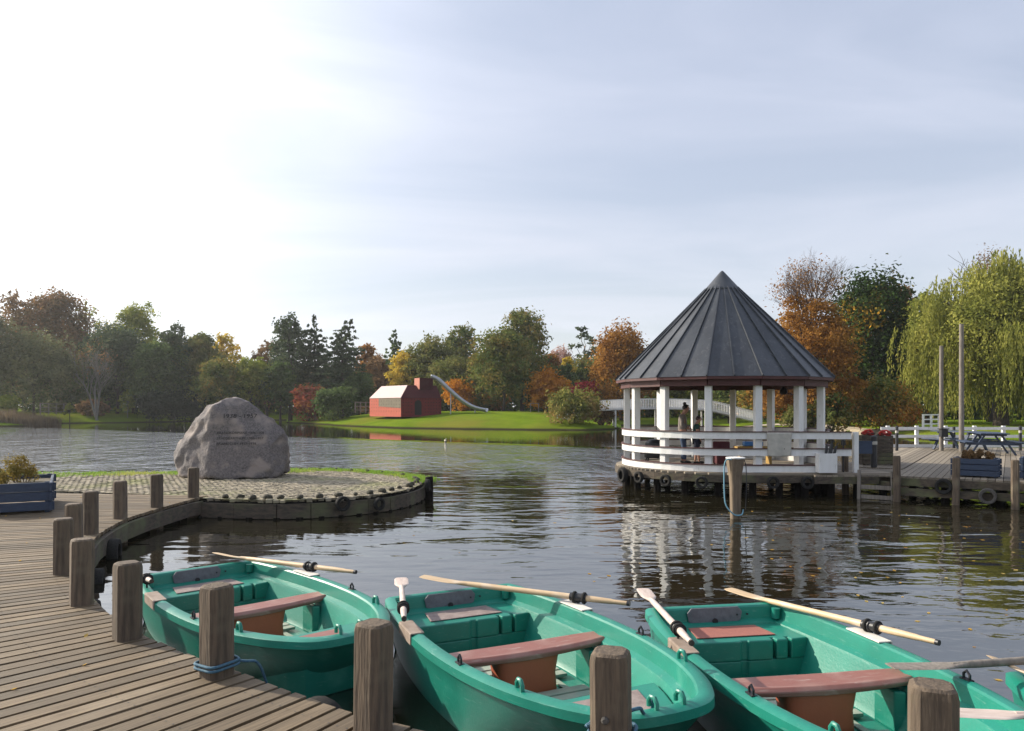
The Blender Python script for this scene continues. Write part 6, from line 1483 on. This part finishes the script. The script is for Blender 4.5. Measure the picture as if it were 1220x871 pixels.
person('woman with dark hair in a bun, beige sweater and jeans, standing in the pavilion', (4.62, 20.45, .0), R(-18), 1.60, False, 'sweater', 'jeans', 'hair', True,
       ((-.01, .13, .64), (.085, .10, .60)), ((.0, -.13, .64), (.09, -.09, .59)), ((.015, .05, .27), (-.01, .055, .035)), ((.03, -.05, .27), (.04, -.055, .035)), 1.2, 2)
person('boy with short brown hair, dark green T-shirt and dark shorts, standing right of the woman', (4.95, 20.25, .0), R(-10), 1.29, True, 'greenshirt', 'shorts', 'hairb', False,
       ((.0, .125, .66), (.03, .13, .54)), ((.01, -.12, .65), (.06, -.11, .53)), ((.04, .05, .27), (.055, .05, .035)), ((-.01, -.05, .27), (-.035, -.055, .035)), .8, 1)
# thin autumn haze
hz_m = bpy.data.materials.new('haze'); hz_m.use_nodes = True; nt = hz_m.node_tree; nt.nodes.clear()
o_ = N(nt, 'ShaderNodeOutputMaterial'); v_ = N(nt, 'ShaderNodeVolumePrincipled'); v_.inputs['Color'].default_value = (0.92, 0.94, 0.97, 1); v_.inputs['Density'].default_value = 0.0003; v_.inputs['Anisotropy'].default_value = 0.45
L(nt, v_.outputs[0], o_.inputs['Volume'])
g = MB(); g.box((0, 60, 9), (330, 220, 32)); hz_o = g.build('haze', hz_m); tag(hz_o, 'thin autumn haze', kind='stuff')
scene.cycles.volume_bounces = 0; scene.cycles.volume_max_steps = 64
# screws and a few fallen leaves on the boardwalk
g = MB()
for i in range(10, len(edge) - 1):
    n0 = nor[i]; c0 = edge[i].lerp(edge[i + 1], .57)
    for dd in (.06, .5, 2.0, 3.5):
        for t in (-.03, .03):
            tg = Vector((-n0.y, n0.x, 0)); q = c0 - n0 * dd + tg * t; b = len(g.v)
            for k in range(6): a = k * math.pi / 3; g.v.append(Vector((q.x + .0045 * math.cos(a), q.y + .0045 * math.sin(a), .0015)))
            g.f.append(tuple(range(b, b + 6)))
tag(g.build('boardwalk_screws', M['black'], fix=False), 'rows of screw heads in the boardwalk boards', kind='structure')
r_ = np.random.RandomState(31); ks = r_.randint(20, len(edge) - 2, 46); dd = r_.uniform(.0, 2.6, 46); c_ = np.array([tuple(edge[k] - nor[k] * d) for k, d in zip(ks, dd)]); c_[:, 2] = .008
nm = r_.normal(0, .22, (46, 3)); nm[:, 2] = 1; V, Fq = leaf_quads(c_, nm / np.linalg.norm(nm, axis=1)[:, None], r_.uniform(.014, .028, 46), .6, r_)
lv = npmesh('fallen_leaves', V, Fq, M['fleaf']); tag(lv, 'few small fallen leaves on the boardwalk', 'leaves', kind='stuff')
# the near boardwalk, spit and everything on them lie a little lower than the pavilion floor
near_groups = ('bollards along the boardwalk edge', 'tyres on the boardwalk', 'tyres on the cobbled spit', 'edging stones on the spit')
near_names = ('boardwalk', 'boardwalk_edge_beam', 'boardwalk_joists', 'spit_ground', 'spit_sand', 'cobbled_paving', 'spit_edge_beam', 'spit_piles', 'memorial_rock', 'boardwalk_screws', 'pile')
e0 = Vector((0, 0, CZ))
for o in list(scene.objects):
    if o.parent: continue
    nm_ = o.name.split('.')[0]; lb_ = str(o.get('label', ''))
    if o.get('group') in near_groups or nm_ in near_names or nm_ == 'mooring_rope' or o is lv or (nm_ == 'grass' and o is not ground) or (nm_ == 'planter' and 'left edge' in lb_) or (nm_ == 'potted_shrub' and 'left planter' in lb_):
        o.location = e0 + (o.location - e0) * KN; o.scale = o.scale * KN
